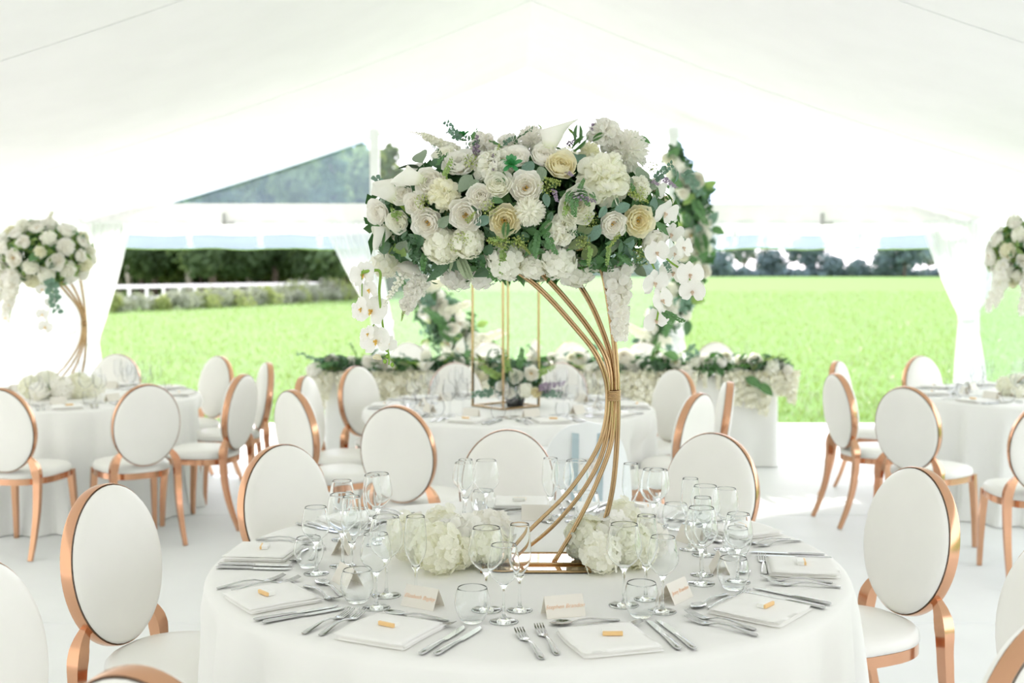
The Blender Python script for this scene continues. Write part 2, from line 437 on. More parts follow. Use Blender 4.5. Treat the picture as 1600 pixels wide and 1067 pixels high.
# rolled-up clear walls under the rail, tied with white straps
rr = random.Random(5)
for side, (a, c, straps) in enumerate(((P(192, 370, GY).x, ULX - .07, (297, 407, 500)), (URX + .07, P(1462, 370, GY).x, (1148, 1233, 1342)))):
    t = thing('rolled_clear_wall', ('bluish clear wall rolled up under the rail left of the flower centrepiece', 'bluish clear wall rolled up under the rail right of the flower centrepiece')[side], 'tent wall', (0, 0, 0), 0, None)
    mb = MB(); zt = ZR - .02; zb = P(300, 389, GY).z
    z1 = P(300, 363, GY).z; r0 = (z1 - zb) / 2
    def rfn(u, v):
        an = 2 * PI * v; k = 1 + .10 * noise.noise((u * 9, math.cos(an), math.sin(an) + side * 5)) + .05 * noise.noise((u * 40, an, 3))
        return (a + (c - a) * u, GY + .06 + math.cos(an) * r0 * .7 * k, z1 - r0 + math.sin(an) * r0 * k - .012 * math.sin(u * 3 * PI) ** 2)
    mb.grid(rfn, 70, 14, True); ob('roll', (mb, M_ROLL), t)
    mb = MB(); mb.grid(lambda u, v: (a + (c - a) * u, GY + .02 + .01 * math.sin(u * 40), z1 - .02 + (zt - z1 + .02) * v), 40, 2); ob('hem', (mb, M_ROLLW), t)
    for px in straps:
        x = P(px, 370, GY).x; mb = MB()
        mb.grid(lambda u, v: (x - .03 + .06 * v, GY + .06 - math.sin(u * PI) * r0 * .9 - .01, zt - (zt - zb + .005) * u), 10, 1); ob('strap', (mb, M_ROLLW), t)

# sheer curtains
def curtain(label, z_t, t0, t1, z_k, k0, k1, b0, b1, y=GY - .12, along='x', plane=None, n=11, amp=.05, m=None, group=None):
    """t0..t1 top edge, k0..k1 gathered at the tie, b0..b1 at the floor"""
    t = thing('curtain', label, 'curtain', (0, 0, 0), 0, group)
    def edge(z, a, k, bt):
        if z >= z_k:
            u = (z_t - z) / (z_t - z_k); return a + (k - a) * (u ** 1.25 * .65 + .35 * u)
        u = 1 - z / z_k; return k + (bt - k) * (1 - (1 - u) ** 2)
    def fn(u, v):
        z = z_t * (1 - v) + .01 * v
        e0, e1 = edge(z, t0, k0, b0), edge(z, t1, k1, b1)
        s = u + .012 * math.sin(u * 40); q = e0 + (e1 - e0) * s
        wv = amp * (.35 + .65 * min(1, abs(e1 - e0) / .5)) * math.sin(2 * PI * n * u + 1.3 * math.sin(v * 2.5)) + .02 * noise.noise((u * 5, v * 3, t0))
        return (q, y + wv, z) if along == 'x' else (y + wv, q, z)
    mb = MB(); mb.grid(fn, n * 8, 34); ob('drape', (mb, m or M_SHEER), t)
    mb = MB(); c = (k0 + k1) / 2; hw = abs(k1 - k0) / 2 + .012
    mb.grid(lambda u, v: ((c + hw * math.cos(2 * PI * v), y + (amp + .02) * math.sin(2 * PI * v), z_k - .035 + .07 * u) if along == 'x' else (y + (amp + .02) * math.sin(2 * PI * v), c + hw * math.cos(2 * PI * v), z_k - .035 + .07 * u)), 2, 20, True)
    ob('tie', (mb, M_ROLLW), t)
    return t
X = lambda px: P(px, 400, GY).x
Zp = lambda py: P(800, py, GY).z
curtain('sheer white curtain tied back at the left tent corner', ZR - .02, X(128), X(211), Zp(530), X(118), X(156), X(100), X(164), n=8)
curtain('sheer white curtain left of the tall flowers, tied to the inner pole', ZR - .02, X(509), X(590), Zp(505), X(588), X(614), X(588), X(620), n=8)
curtain('sheer white curtain right of the tall flowers, tied to the inner pole', ZR - .02, X(1048), X(1126), Zp(520), X(1046), X(1066), X(1036), X(1080), n=8)
curtain('wide sheer white curtain gathered like an hourglass at the right tent corner', ZR - .02, X(1423), X(1592), Zp(493), X(1484), X(1508), X(1478), X(1530), n=16, amp=.04, y=GY - .3)

# side walls
def sidewall(name, x, ya, yb, m):
    mb = MB(); mb.grid(lambda u, v: (x + .02 * math.sin(u * 30), ya + (yb - ya) * u, .01 + EAVE * v), 60, 4)
    return ob(name, (mb, m), kind='structure')
sidewall('wall_left', xl - .03, -2.2, GY, M_WALLL)
sidewall('window_5', xr + .03, 3.2, GY, M_PVCG)
sidewall('window_6', xr + .03, -2.2, 3.1, M_PVC)
mb = MB(); mb.grid(lambda u, v: (xl + 2 * HW * u, -2.2, .01 + (roof_z(xl + 2 * HW * u) - .03) * v), 30, 6); ob('wall_back', (mb, M_WALLC), kind='structure')
for y in (9.12, 6.1, 3.1):
    trim([(xl + .03, y, 0), (xl + .03, y, EAVE)], .06); trim([(xr - .03, y, 0), (xr - .03, y, EAVE)], .06)
trim([(xl + .01, -2.2, EAVE - .02), (xl + .01, GY, EAVE - .02)], .05); trim([(xr - .01, -2.2, EAVE - .02), (xr - .01, GY, EAVE - .02)], .05)
curtain('sheer white curtain against the left side wall beside the corner', EAVE - .06, 12.0, 10.6, 1.0, 11.75, 11.5, 11.9, 11.3, y=xl + .16, along='y', n=12)
curtain('sheer white curtain hanging along the left side wall behind the left table', EAVE - .06, 10.5, 8.2, .95, 9.3, 8.95, 9.6, 8.7, y=xl + .18, along='y', n=16)

# ------------------------------------------------------------------ beyond the tent
def leafcloud(mb, clumps, n, size, rg):
    tot = sum(r * r for *_, r in clumps)
    for cx, cy_, cz, r in clumps:
        for _ in range(max(6, int(n * r * r / tot))):
            d = Vector((rg.gauss(0, 1), rg.gauss(0, 1), rg.gauss(0, 1) * .85)).normalized()
            p = Vector((cx, cy_, cz)) + d * r * rg.uniform(.62, 1.06)
            nn = (d + Vector((rg.uniform(-.8, .8), rg.uniform(-.8, .8), rg.uniform(-.5, 1)))).normalized()
            a = nn.orthogonal().normalized(); b_ = nn.cross(a); t = rg.uniform(0, PI); s = size * rg.uniform(.6, 1.3)
            e1 = (a * math.cos(t) + b_ * math.sin(t)) * s; e2 = (b_ * math.cos(t) - a * math.sin(t)) * s * .5
            k = len(mb.v); mb.v += [tuple(p - e1), tuple(p + e2), tuple(p + e1), tuple(p - e2)]; mb.f.append((k, k + 1, k + 2, k + 3))
FOL = {}
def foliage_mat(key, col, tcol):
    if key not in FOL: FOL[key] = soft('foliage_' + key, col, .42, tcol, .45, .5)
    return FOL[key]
def tree_proto(seed, h, wd, trunk_h, nleaf, size, m, bark, conifer=False):
    rg = random.Random(seed)
    tb = MB(); pts = [(rg.uniform(-.02, .02) * h * (k > 0), rg.uniform(-.02, .02) * h * (k > 0), h * .85 * k / 5) for k in range(6)]
    tb.tube(pts, [h * .022 * (1 - .8 * k / 5) + .03 for k in range(6)], 7)
    clumps = []
    for k in range(16):
        t = k / 15; z = trunk_h + (h - trunk_h) * (.08 + .9 * t)
        rad = wd * (1 - t) * .8 + wd * .08 if conifer else wd * math.sin(PI * (.18 + .72 * t)) * .75
        a = k * 2.4; q = rg.uniform(.25, .9) * rad
        c = (math.cos(a) * q, math.sin(a) * q, z); clumps.append((*c, max(wd * .16, rad * rg.uniform(.42, .7))))
        tb.tube([(0, 0, z - h * .06), (c[0] * .5, c[1] * .5, z - h * .03), c], [h * .008, h * .005, h * .002], 5)
    fb = MB(); leafcloud(fb, clumps, nleaf, size, rg)
    return fb.mesh('foliage', m, False), tb.mesh('trunk', bark)
BARK = pbr('bark', (.13, .10, .08), .9, var=.3, scale=3); BARKP = pbr('pale_bark', (.40, .36, .31), .9, var=.25, scale=3)
mW1 = foliage_mat('dark_wood', (.10, .15, .085), (.26, .36, .12)); mW2 = foliage_mat('olive_wood', (.21, .26, .11), (.42, .50, .16)); mF = foliage_mat('far_hazed_blue', (.15, .22, .24), (.22, .30, .24)); mF2 = foliage_mat('far_hazed_green', (.17, .24, .20), (.26, .34, .2))  # both far foliage colours have the bluish distance haze mixed in
protos = [tree_proto(1, 10.5, 3.2, 1.8, 2600, .34, mW1, BARK, True), tree_proto(2, 9.5, 3.6, 3.4, 2600, .36, mW2, BARKP), tree_proto(3, 11.5, 3.0, 3.8, 2400, .34, mW1, BARKP), tree_proto(4, 8.0, 3.4, 1.0, 2600, .34, mW2, BARK)]
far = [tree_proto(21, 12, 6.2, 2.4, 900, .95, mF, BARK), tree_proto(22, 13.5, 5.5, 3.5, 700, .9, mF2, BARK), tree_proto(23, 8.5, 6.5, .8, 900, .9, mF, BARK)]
def tree(proto, x, y, sc, rz, label, group, name='woodland_tree'):
    t = thing(name, label, 'tree', (x, y, lawn_z(y) - .05), rz, group); t.scale = (sc,) * 3
    ob('foliage', proto[0], t, kind='stuff'); ob('trunk', proto[1], t)
rt = random.Random(9)
NTH = 'first second third fourth fifth sixth seventh eighth ninth tenth eleventh twelfth thirteenth fourteenth fifteenth sixteenth seventeenth eighteenth nineteenth twentieth twenty-first twenty-second twenty-third twenty-fourth twenty-fifth twenty-sixth twenty-seventh twenty-eighth twenty-ninth thirtieth'.split()
for k in range(26):
    px = 150 + k * 18.5; y = 72 + (k * 7 % 5) * 4.5 + (6 if k % 2 else 0)
    tree(protos[(k * 3 + k // 5) % 4], (px - 800) / F * y, y, (.95 + .22 * rt.random()) * (1.0 if k > 4 else .95), rt.uniform(0, 6), NTH[k] + ' dark woodland tree from the left behind the white fence', 'woodland trees behind the white fence')
FT = ((1120, 2, .8), (1163, 1, 1.12), (1205, 2, .85), (1262, 0, 1.05), (1300, 2, .65), (1340, 2, .55), (1385, 2, .8), (1412, 0, 1.2), (1450, 1, 1.0), (1500, 0, .9), (1560, 2, .9), (1610, 0, .9), (1060, 0, .8), (1010, 2, .8), (960, 0, .75), (905, 2, .85), (850, 0, .75), (800, 2, .9), (745, 0, .8), (690, 2, .9), (640, 0, .85))
rank = {px: i for i, px in enumerate(sorted(q[0] for q in FT))}
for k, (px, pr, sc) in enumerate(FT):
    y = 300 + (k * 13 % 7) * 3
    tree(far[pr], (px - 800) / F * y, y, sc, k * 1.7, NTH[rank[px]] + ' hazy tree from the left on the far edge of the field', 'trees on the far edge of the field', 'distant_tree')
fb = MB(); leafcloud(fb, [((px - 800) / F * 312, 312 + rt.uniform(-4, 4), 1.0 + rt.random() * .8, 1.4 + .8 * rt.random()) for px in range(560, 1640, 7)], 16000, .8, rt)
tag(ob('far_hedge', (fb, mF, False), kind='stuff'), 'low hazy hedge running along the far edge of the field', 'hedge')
fb = MB(); leafcloud(fb, [((px - 800) / F * 96, 96, 1 + rt.random() * 3, 2 + rt.random()) for px in range(130, 620, 8)], 12000, .45, rt)
tag(ob('wood_undergrowth', (fb, mW1, False), kind='stuff'), 'dark undergrowth deep in the wood behind the white fence', 'undergrowth')
# hill behind the far trees, distance haze painted in as its blue
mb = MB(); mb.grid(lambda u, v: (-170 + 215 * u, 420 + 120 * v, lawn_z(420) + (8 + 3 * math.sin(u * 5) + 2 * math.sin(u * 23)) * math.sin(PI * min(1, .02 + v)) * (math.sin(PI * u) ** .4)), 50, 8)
ob('hill', (mb, pbr('haze_tinted_hill', (.13, .19, .24), .9, var=.1, scale=.05)), kind='structure')

# white post and rail fence with scrub in front
fa = Vector((-17.6, 50, 0)); fb_ = Vector((-12.0, 67, 0)); fdir = (fb_ - fa)
ft = thing('post_and_rail_fence', 'white post and rail fence in front of the wood at left', 'fence', (fa.x, fa.y, lawn_z(50)), math.atan2(fdir.y, fdir.x))
L = fdir.length; mw = pbr('white_paint', (.82, .83, .82), .6, var=.05, scale=3)
mb = MB(); mb.bbox((0, 0, .56), (.11, .10, 1.14), .015); pm = mb.mesh('post', mw, False)
for k in range(17):
    ob('post', pm, ft, Matrix.Translation((-1.2 + k * 1.28, 0, 0)))
mb = MB(); mb.bbox((0, 0, 0), (2.52, .05, .16), .012); rm = mb.mesh('rail', mw, False)
for k in range(8):
    ob('rail', rm, ft, Matrix.Translation((-.02 + k * 2.56, -.075, 1.06)))
    ob('rail', rm, ft, Matrix.Translation((-.02 + k * 2.56, -.075, .52)))
scr = foliage_mat('silver_scrub', (.30, .33, .27), (.35, .40, .25))
for k in range(30):
    u = k / 29; p = fa.lerp(fb_ + fdir * .25, u) + Vector((rt.uniform(.2, 1.2), -1.2 - rt.random() * 1.2, 0))
    hh = .36 + .25 * rt.random() + .5 * u * rt.random(); mb = MB()
    leafcloud(mb, [(rt.uniform(-.6, .6), rt.uniform(-.3, .3), hh * .6 + rt.uniform(-.1, .25), hh * rt.uniform(.5, .9)) for _ in range(5)], 420, .11, rt)
    t = thing('scrub_bush', NTH[k] + ' silvery scrub bush from the left along the white fence', 'bush', (p.x, p.y, lawn_z(p.y) - .02), 0, 'scrub along the white fence')
    ob('foliage', (mb, scr if k % 4 else mW2, False), t, kind='stuff')
    mb = MB(); mb.tube([(0, 0, 0), (.03, .02, hh)], [.04, .02], 5); ob('stem', (mb, BARK), t)
# ================================================================== chairs
OZ, OA, OB, TILT = .722, .197, .243, math.radians(8)
OM = Matrix.Translation((0, 0, OZ)) @ Matrix.Rotation(-TILT, 4, 'Y')
def oval(a, s=0.0): return ((OA - s) * math.cos(a), (OB - s) * math.sin(a))
def chair_parts():
    d = []
    N = 48
    # upholstered oval back, fuller at the front than at the rear
    mb = MB(); rings = []
    prof = [(1.0, -.019), (.985, -.024), (.93, -.029), (.8, -.032), (.55, -.037), (.28, -.039), (.04, -.0395)]
    for q, x in prof[::-1]:
        rings.append([(x, (OA - .0036) * q * math.cos(2 * PI * k / N), (OB - .0036) * q * math.sin(2 * PI * k / N)) for k in range(N)])
    for q, x in ((1.0, .019), (.99, .027), (.95, .038), (.86, .046), (.68, .055), (.42, .060), (.2, .062), (.03, .0625)):
        rings.append([(x, (OA - .0036) * q * math.cos(2 * PI * k / N), (OB - .0036) * q * math.sin(2 * PI * k / N)) for k in range(N)])
    mb.rings(rings, True, True, OM); d.append(('backrest', mb.mesh('backrest', M_LEATHER)))
    # metal hoop round the back
    mb = MB(); vs = []
    for k in range(64):
        a = 2 * PI * k / 64
        for x, s in ((-.019, .0035), (-.020, .0003), (-.013, -.0018), (.013, -.0018), (.020, .0003), (.019, .0035)):
            y, z = oval(a, s); vs.append((x, y, z))
    fs = [(k * 6 + i, k * 6 + (i + 1) % 6, ((k + 1) % 64) * 6 + (i + 1) % 6, ((k + 1) % 64) * 6 + i) for k in range(64) for i in range(6)]
    mb.add(vs, fs, OM); d.append(('back_hoop', mb.mesh('back_hoop', M_GOLD, True, 40)))
    mb = MB()
    for x in (-.0215, .0215):
        mb.tube([(x, *oval(2 * PI * k / 48, .0036)) for k in range(49)], .0013, 5, False, OM)
    d.append(('piping', mb.mesh('piping', M_PIPE)))
    # seat
    def so(a, q=1.0):
        c, s = math.cos(a), math.sin(a)
        return .262 + .228 * q * math.copysign(abs(c) ** .72, c), (.207 + .022 * c) * q * math.copysign(abs(s) ** .74, s)
    mb = MB()
    mb.rings([[(*so(2 * PI * k / 40, q), z) for k in range(40)] for q, z in ((.95, .434), (.99, .438), (1.0, .452), (.985, .468), (.93, .481), (.8, .490), (.55, .497), (.25, .50), (.02, .5005))])
    d.append(('seat', mb.mesh('seat', M_LEATHER)))
    mb = MB()
    mb.rings([[(*so(2 * PI * k / 40, q), z) for k in range(40)] for q, z in ((.94, .400), (.985, .400), (.985, .436), (.94, .436))], False, False)
    d.append(('seat_frame', mb.mesh('seat_frame', M_GOLD, True, 35)))
    for s in (-1, 1):
        mb = MB()
        mb.tube(spline([(.425, s * .178, .432), (.437, s * .184, .30), (.447, s * .188, .15), (.452, s * .190, 0)], 4), [.027 - .011 * k / 12 for k in range(13)], 4, ref=(0, 1, 0), rot=PI / 4)
        d.append(('leg', mb.mesh('leg', M_GOLD, True, 30)))
    for s in (-1, 1):
        mb = MB()
        pts = spline([(.018, s * .138, .573), (.02, s * .170, .525), (.022, s * .186, .47), (.02, s * .188, .40), (.005, s * .188, .26), (-.035, s * .190, .12), (-.085, s * .192, 0)], 4)
        rad = [.012, .016, .020, .024, .027, .030, .031, .032, .031, .030, .029, .028, .027] + [.027 - .011 * k / 11 for k in range(12)]
        mb.tube(pts, rad, 4, ref=(0, 1, 0), rot=PI / 4, squash=.9)
        d.append(('leg', mb.mesh('leg', M_GOLD, True, 30)))
    return d
CH = chair_parts()
def chair(px, top, facing, label, group, d=None, z=.965):
    """backrest seen at pixel column px with its top at pixel row top"""
    y = d or (z - CAMZ) / (P(800, top, 1.0).z - CAMZ)
    x = P(px, 600, y).x
    t = thing('oval_back_chair', label, 'chair', (x, y, 0), math.radians(facing), group)
    for n_, me in CH: ob(n_, me, t)
    CHAIRS.append((x, y, math.radians(facing))); return t
CHAIRS = []
G0, G1, G2, G3 = ['white oval chairs around the %s table' % s for s in ('near', 'middle', 'left', 'right')]
W = 'white oval-back chair'
chair(170, 757, -20, W + ', whole back shown, at the lower left', G0)
chair(1428, 725, -158, W + ', whole back shown, at the lower right', G0, d=3.72)
chair(443, 695, -42, W + ' behind the left end of the near table', G0)
chair(793, 672, -90, W + ' behind the gold rods, far side of near table', G0)
chair(1113, 677, -123, W + ' at the far right side of the near table', G0)
chair(226, 1035, 66, W + ', only its top arc showing at the bottom left', G0)
chair(-44, 900, -14, W + ' cut off by the lower left frame edge', G0, d=2.5)
chair(1640, 960, 122, W + ' edge-on in the bottom right corner', G0, d=2.12)
chair(1674, 880, -160, W + ' at the right edge, just above the corner chair', G0, d=2.75)
chair(482, 587, -8, W + ' at the left of the middle table, half hidden by a nearer chair', G1)
chair(463, 608, 42, W + ' edge-on at the left of the middle table', G1)
chair(622, 632, 70, W + ' at the front left of the middle table', G1)
chair(561, 572, -32, W + ' beyond the left end of the middle table', G1)
chair(712, 567, -76, W + ' behind the middle table, left of the gold frame', G1)
chair(876, 567, -100, W + ' behind the middle table, right of the gold frame', G1)
chair(1053, 577, -146, W + ' beyond the right end of the middle table', G1)
chair(1085, 613, 144, W + ' at the right of the middle table, seen from behind', G1)
chair(1132, 596, 171, W + ' narrow edge-on at far right of the middle table', G1)
chair(2, 605, 84, W + ' at the left frame edge, near side of left table', G2)
chair(227, 599, 126, W + ' seen from behind at front right of left table', G2)
chair(374, 584, 166, W + ' turned sideways at right of left table, nearest of three', G2)
chair(338, 556, -130, W + ' at right of left table, farthest of three', G2)
chair(413, 566, -158, W + ' at right of left table, rightmost of three', G2)
chair(182, 553, -92, W + ' on the far side of the left table', G2)
chair(1420, 603, 42, W + ' seen from behind at front left of right table', G3)
chair(1313, 583, 10, W + ' sideways at left end of right table, nearer of two', G3)
chair(1313, 564, -32, W + ' at left end of right table, farther of two', G3)
chair(1441, 556, -62, W + ' on the far side of the right table', G3)
chair(1641, 625, 84, W + ' at the right frame edge, near side of right table', G3)
for k, (px, wds) in enumerate(((638, 'leftmost of five'), (763, 'second from left'), (893, 'middle of five'), (1006, 'second from right'), (1118, 'rightmost of five'))):
    chair(px, 540, -90 + (k % 3 - 1) * 4, W + ' behind the long flower-decked table, ' + wds, 'white oval chairs behind the long table', d=10.62)

# ================================================================== round tables
TZ = .76
TR = .915
def round_table(cx, cy_, word, seed, nf=22):
    rg = random.Random(seed)
    t = thing('round_table', 'round %s table hidden under its floor-length white cloth' % word, 'table', (cx, cy_, 0), 0, 'round tables under white cloths')
    mb = MB(); mb.lathe([(0, TZ - .03), (TR - .02, TZ - .03), (TR - .012, TZ - .02), (TR - .012, TZ - .01), (TR - .02, TZ - .004), (0, TZ - .004)], 48); ob('tabletop', (mb, M_WOOD, True), t)
    for k in range(4):
        a = PI / 4 + k * PI / 2; mb = MB(); mb.tube([(.42 * math.cos(a), .42 * math.sin(a), TZ - .03), (.47 * math.cos(a), .47 * math.sin(a), 0)], .017, 8); ob('leg', (mb, M_STEEL), t)
    dents = []
    for x, y, f in CHAIRS:
        q = Vector((x - cx, y - cy_)); fx = Vector((math.cos(f), math.sin(f)))
        if q.length < 1.75:
            s = q + fx * .49; e = Vector((q.x + fx.x * .3, q.y + fx.y * .3))
            if s.length < TR + .06: dents.append((math.atan2(e.y, e.x), s.length - .045))
    ph = [rg.uniform(0, 6.28) for _ in range(4)]
    def fold(a):
        return math.sin(nf * a + ph[0] + 1.3 * math.sin(3 * a + ph[1])) * .6 + .35 * math.sin(nf * .5 * a + ph[2] + .8 * math.sin(5 * a)) + .2 * math.sin(2 * nf * a + ph[3])
    prof = [(0, TZ), (.3, TZ), (.6, TZ), (.8, TZ), (.87, TZ), (TR - .026, TZ - .0008), (TR - .010, TZ - .004), (TR + .002, TZ - .011), (TR + .008, TZ - .022)]
    n = 264; rings = []
    for r, z in prof[1:]: rings.append([(r * math.cos(2 * PI * k / n), r * math.sin(2 * PI * k / n), z) for k in range(n)])
    for j in range(1, 17):
        u = j / 16; z = TZ - .022 - (TZ - .027) * u; ring = []
        for k in range(n):
            a = 2 * PI * k / n
            r = TR + .009 + .05 * u + (.064 * u ** .6 + .004 * min(1, u * 6)) * fold(a) + .05 * max(0, u - .86) * (2 + fold(a))
            for da, lim in dents:
                dd = abs((a - da + PI) % (2 * PI) - PI)
                wgt = max(0, min(1, (.32 - dd) / .12)); wgt = wgt * wgt * (3 - 2 * wgt)
                hz = max(0, min(1, (.70 - z) / .17)); hz = hz * hz * (3 - 2 * hz)
                if lim < r: r = r + (max(.45, lim) - r) * wgt * hz
            ring.append((r * math.cos(a), r * math.sin(a), z))
        rings.append(ring)
    mb = MB(); mb.rings(rings, True, False)
    c = ob('tablecloth', (mb, M_CLOTH), None, Matrix.Translation((cx, cy_, 0)))
    tag(c, 'floor-length white tablecloth with soft folds on the %s round table' % word, 'tablecloth', 'white cloths on the round tables')
    return t
T0 = (0.045, 3.33); T1 = (-.02, 7.22); T2 = (P(97, 600, 7.85).x, 7.85); T3 = (P(1640, 600, 7.9).x, 7.9)
round_table(*T0, 'near', 1); round_table(*T1, 'middle', 2); round_table(*T2, 'left', 3); round_table(*T3, 'right', 4)

# long head table
HX0, HX1, HY0, HY1 = P(510, 650, 9.4).x, P(1213, 650, 9.4).x, 9.4, 10.15
t = thing('long_table', 'long trestle table hidden under white cloth at the tent opening', 'table', ((HX0 + HX1) / 2, (HY0 + HY1) / 2, 0))
hl = HX1 - HX0
mb = MB(); mb.bbox((0, 0, TZ - .02), (hl - .03, .72, .03), .006); ob('tabletop', (mb, M_WOOD, False), t)
for sx_ in (-1, 0, 1):
    for sy_ in (-1, 1):
        mb = MB(); mb.tube([(sx_ * (hl / 2 - .2), sy_ * .25, TZ - .035), (sx_ * (hl / 2 - .2), sy_ * .30, 0)], .016, 8); ob('leg', (mb, M_STEEL), t)
mb = MB(); n = 300; rings = []
def rrect(k, off, fo):
    per = 2 * (hl + .75); s = k / n * per
    for ax, ay, dx, dy, ln in ((-hl / 2, -.375, 1, 0, hl), (hl / 2, -.375, 0, 1, .75), (hl / 2, .375, -1, 0, hl), (-hl / 2, .375, 0, -1, .75)):
        if s <= ln:
            o_ = off + fo * math.sin(s * 21 + math.sin(s * 5) * 1.4); return (ax + dx * s + dy * o_, ay + dy * s - dx * o_)
        s -= ln
    return (-hl / 2, -.375 - off)
for z, off, fo in ((TZ, -.02, 0), (TZ - .003, -.004, 0), (TZ - .012, .004, 0), (TZ - .1, .008, .002), (.5, .012, .005), (.25, .015, .009), (.006, .018, .013)):
    rings.append([(*rrect(k, off, fo), z) for k in range(n)])
mb.rings(rings, True, False)
tag(ob('tablecloth', (mb, M_CLOTH, True, 60), None, Matrix.Translation(((HX0 + HX1) / 2, (HY0 + HY1) / 2, 0))), 'straight white tablecloth boxed over the long table by the opening', 'tablecloth')

# ------------------------------------------------------------------ white high chair at the middle table
hx, hy = P(908, 700, 5.75).x, 5.75
t = thing('high_chair', 'white plastic high chair with blue-grey straps at the middle table', 'high chair', (hx, hy, 0), math.radians(96))
mb = MB()
def sx2(y, z): return -.175 + 1.5 * y * y - .10 * (z - .5)
def shell(u, v):
    z = .46 + .42 * u; wd = .255 * (1 - u ** 2.6) ** .5 * (1 - .10 * math.sin(PI * u)) + .004; y = wd * (2 * v - 1)
    return (sx2(y, z), y, z)
th = MB(); th.grid(shell, 22, 22); nv = len(th.v)
mb.add(th.v, th.f); mb.add([(x + .014, y, z) for x, y, z in th.v], [f[::-1] for f in th.f])
for i in range(22):
    for j in (0, 22): mb.f.append((i * 23 + j, (i + 1) * 23 + j, nv + (i + 1) * 23 + j, nv + i * 23 + j))
for i in (0, 22):
    for j in range(22): mb.f.append((i * 23 + j, i * 23 + j + 1, nv + i * 23 + j + 1, nv + i * 23 + j))
ob('backrest', (mb, M_PLASTIC, True, 50), t)
mb = MB(); mb.rings([[(.07 + .2 * q * math.cos(2 * PI * k / 28), .19 * q * math.sin(2 * PI * k / 28), z) for k in range(28)] for q, z in ((.9, .47), (1, .48), (1, .505), (.93, .515), (.1, .51))]); ob('seat', (mb, M_PLASTIC), t)
mb = MB(); mb.bbox((.30, 0, .655), (.26, .42, .025), .01); ob('tray', (mb, M_PLASTIC, False), t)
for s in (-1, 1):
    mb = MB(); mb.bbox((.16, s * .205, .60), (.26, .02, .09), .008); ob('armrest', (mb, M_PLASTIC, False), t)
    mb = MB(); mb.grid(lambda u, v: (sx2(s * .062, .82 - .34 * u) - .004 - .004 * math.sin(u * PI), s * .062 + (v - .5) * .034, .82 - .34 * u), 10, 1)
    mb.grid(lambda u, v: (sx2(s * .062, .82) - .005 + .02 * u, s * .062 + (v - .5) * .034, .82 + .006 * math.sin(u * PI)), 3, 1)
    ob('strap', (mb, M_STRAP, False), t)
    for fx in (-1, 1):
        mb = MB(); mb.tube([(.06 + fx * .12, s * .15, .475), (.06 + fx * .25, s * .235, 0)], [.019, .015], 10); ob('leg', (mb, M_PLASTIC), t)
mb = MB(); mb.bbox((-.1975, -.005, .665), (.002, .085, .06), .001); lab = ob('warning_label', (mb, M_CARD, False), t)
lab['label'] = 'cream safety label printed CE'

def text_mesh(txt, size, m, shear=0.0, ext=.0002):
    c = bpy.data.curves.new('lettering', 'FONT'); c.body = txt; c.size = size; c.shear = shear; c.extrude = ext
    c.align_x = 'CENTER'; c.align_y = 'CENTER'; c.resolution_u = 3
    c.offset = -.014 * size
    o = bpy.data.objects.new('lettering_curve', c); COL.objects.link(o)
    dg = bpy.context.evaluated_depsgraph_get(); me = bpy.data.meshes.new_from_object(o.evaluated_get(dg))
    bpy.data.objects.remove(o); bpy.data.curves.remove(c)
    me.name = 'lettering'; me.materials.clear(); me.materials.append(m); return me
LM = Matrix.Translation((-.1989, -.012, .655)) @ Matrix.Rotation(-PI / 2, 4, 'Z') @ Matrix.Rotation(PI / 2, 4, 'X')
ob('lettering', text_mesh('CE', .03, M_GREY), lab, LM)
mb = MB()
for k in range(3): mb.box((-.1988, -.005 + (.01 if k == 2 else 0), .688 - k * .007), (.0006, .07 - .02 * (k == 2), .002))
ob('print_line', (mb, M_GREY, False), lab)
# ================================================================== tableware
def shellprof(outer, t, floor_z):
    """closed glass profile: outer line from the base up to the rim, then an even wall thickness back down"""
    inn = []
    for i, (r, z) in enumerate(outer):
        a, b_ = outer[max(0, i - 1)], outer[min(len(outer) - 1, i + 1)]
        tr, tz = b_[0] - a[0], b_[1] - a[1]; l = math.hypot(tr, tz) or 1
        q = (max(0.0, r - t * tz / l), z + t * tr / l)
        if q[1] > floor_z and q[0] > .002: inn.append(q)
    rim = outer[-1]
    return outer[:-1] + [(rim[0], rim[1] - t * .25), (rim[0] - t * .5, rim[1] + t * .25)] + [(inn[-1][0], rim[1] - t * .25)] + inn[-2::-1] + [(0, floor_z)]
def wine_mesh(bowl_r, bowl_h, rim_r, stem_h, foot_r, n=36):
    z0 = stem_h
    foot = [(0, .0006), (foot_r * .6, .0004), (foot_r, .0003), (foot_r + .0004, .0009), (foot_r * .93, .0017), (foot_r * .55, .0030), (.010, .0060), (.0052, .013), (.0038, .025), (.0033, stem_h * .6), (.0036, stem_h * .85), (.0055, z0 - .004), (.0095, z0)]
    bowl = []
    for k in range(1, 31):
        u = k / 30
        r = bowl_r * math.sin(min(PI / 2, u * PI / 2 / .45)) ** .72 if u < .45 else bowl_r - (bowl_r - rim_r) * ((u - .45) / .55) ** 1.7
        bowl.append((max(r, .0105), z0 + .001 + bowl_h * u))
    mb = MB(); mb.lathe(foot + shellprof(bowl, .0009, z0 + .0042), n); return mb
def tumbler_mesh(n=36):
    out = [(0, .0005), (.019, .0004), (.0235, .0016)]
    for k in range(1, 27):
        u = k / 26; z = .0016 + .0834 * u
        out.append((.0235 + .0195 * math.sin(min(PI / 2, u * PI / 2 / .55)) ** .85 if u < .55 else .043 - .0075 * ((u - .55) / .45) ** 1.8, z))
    mb = MB(); mb.lathe(shellprof(out, .0013, .0062), n); return mb
WINE = wine_mesh(.045, .115, .034, .093, .038).mesh('glass', M_GLASS)
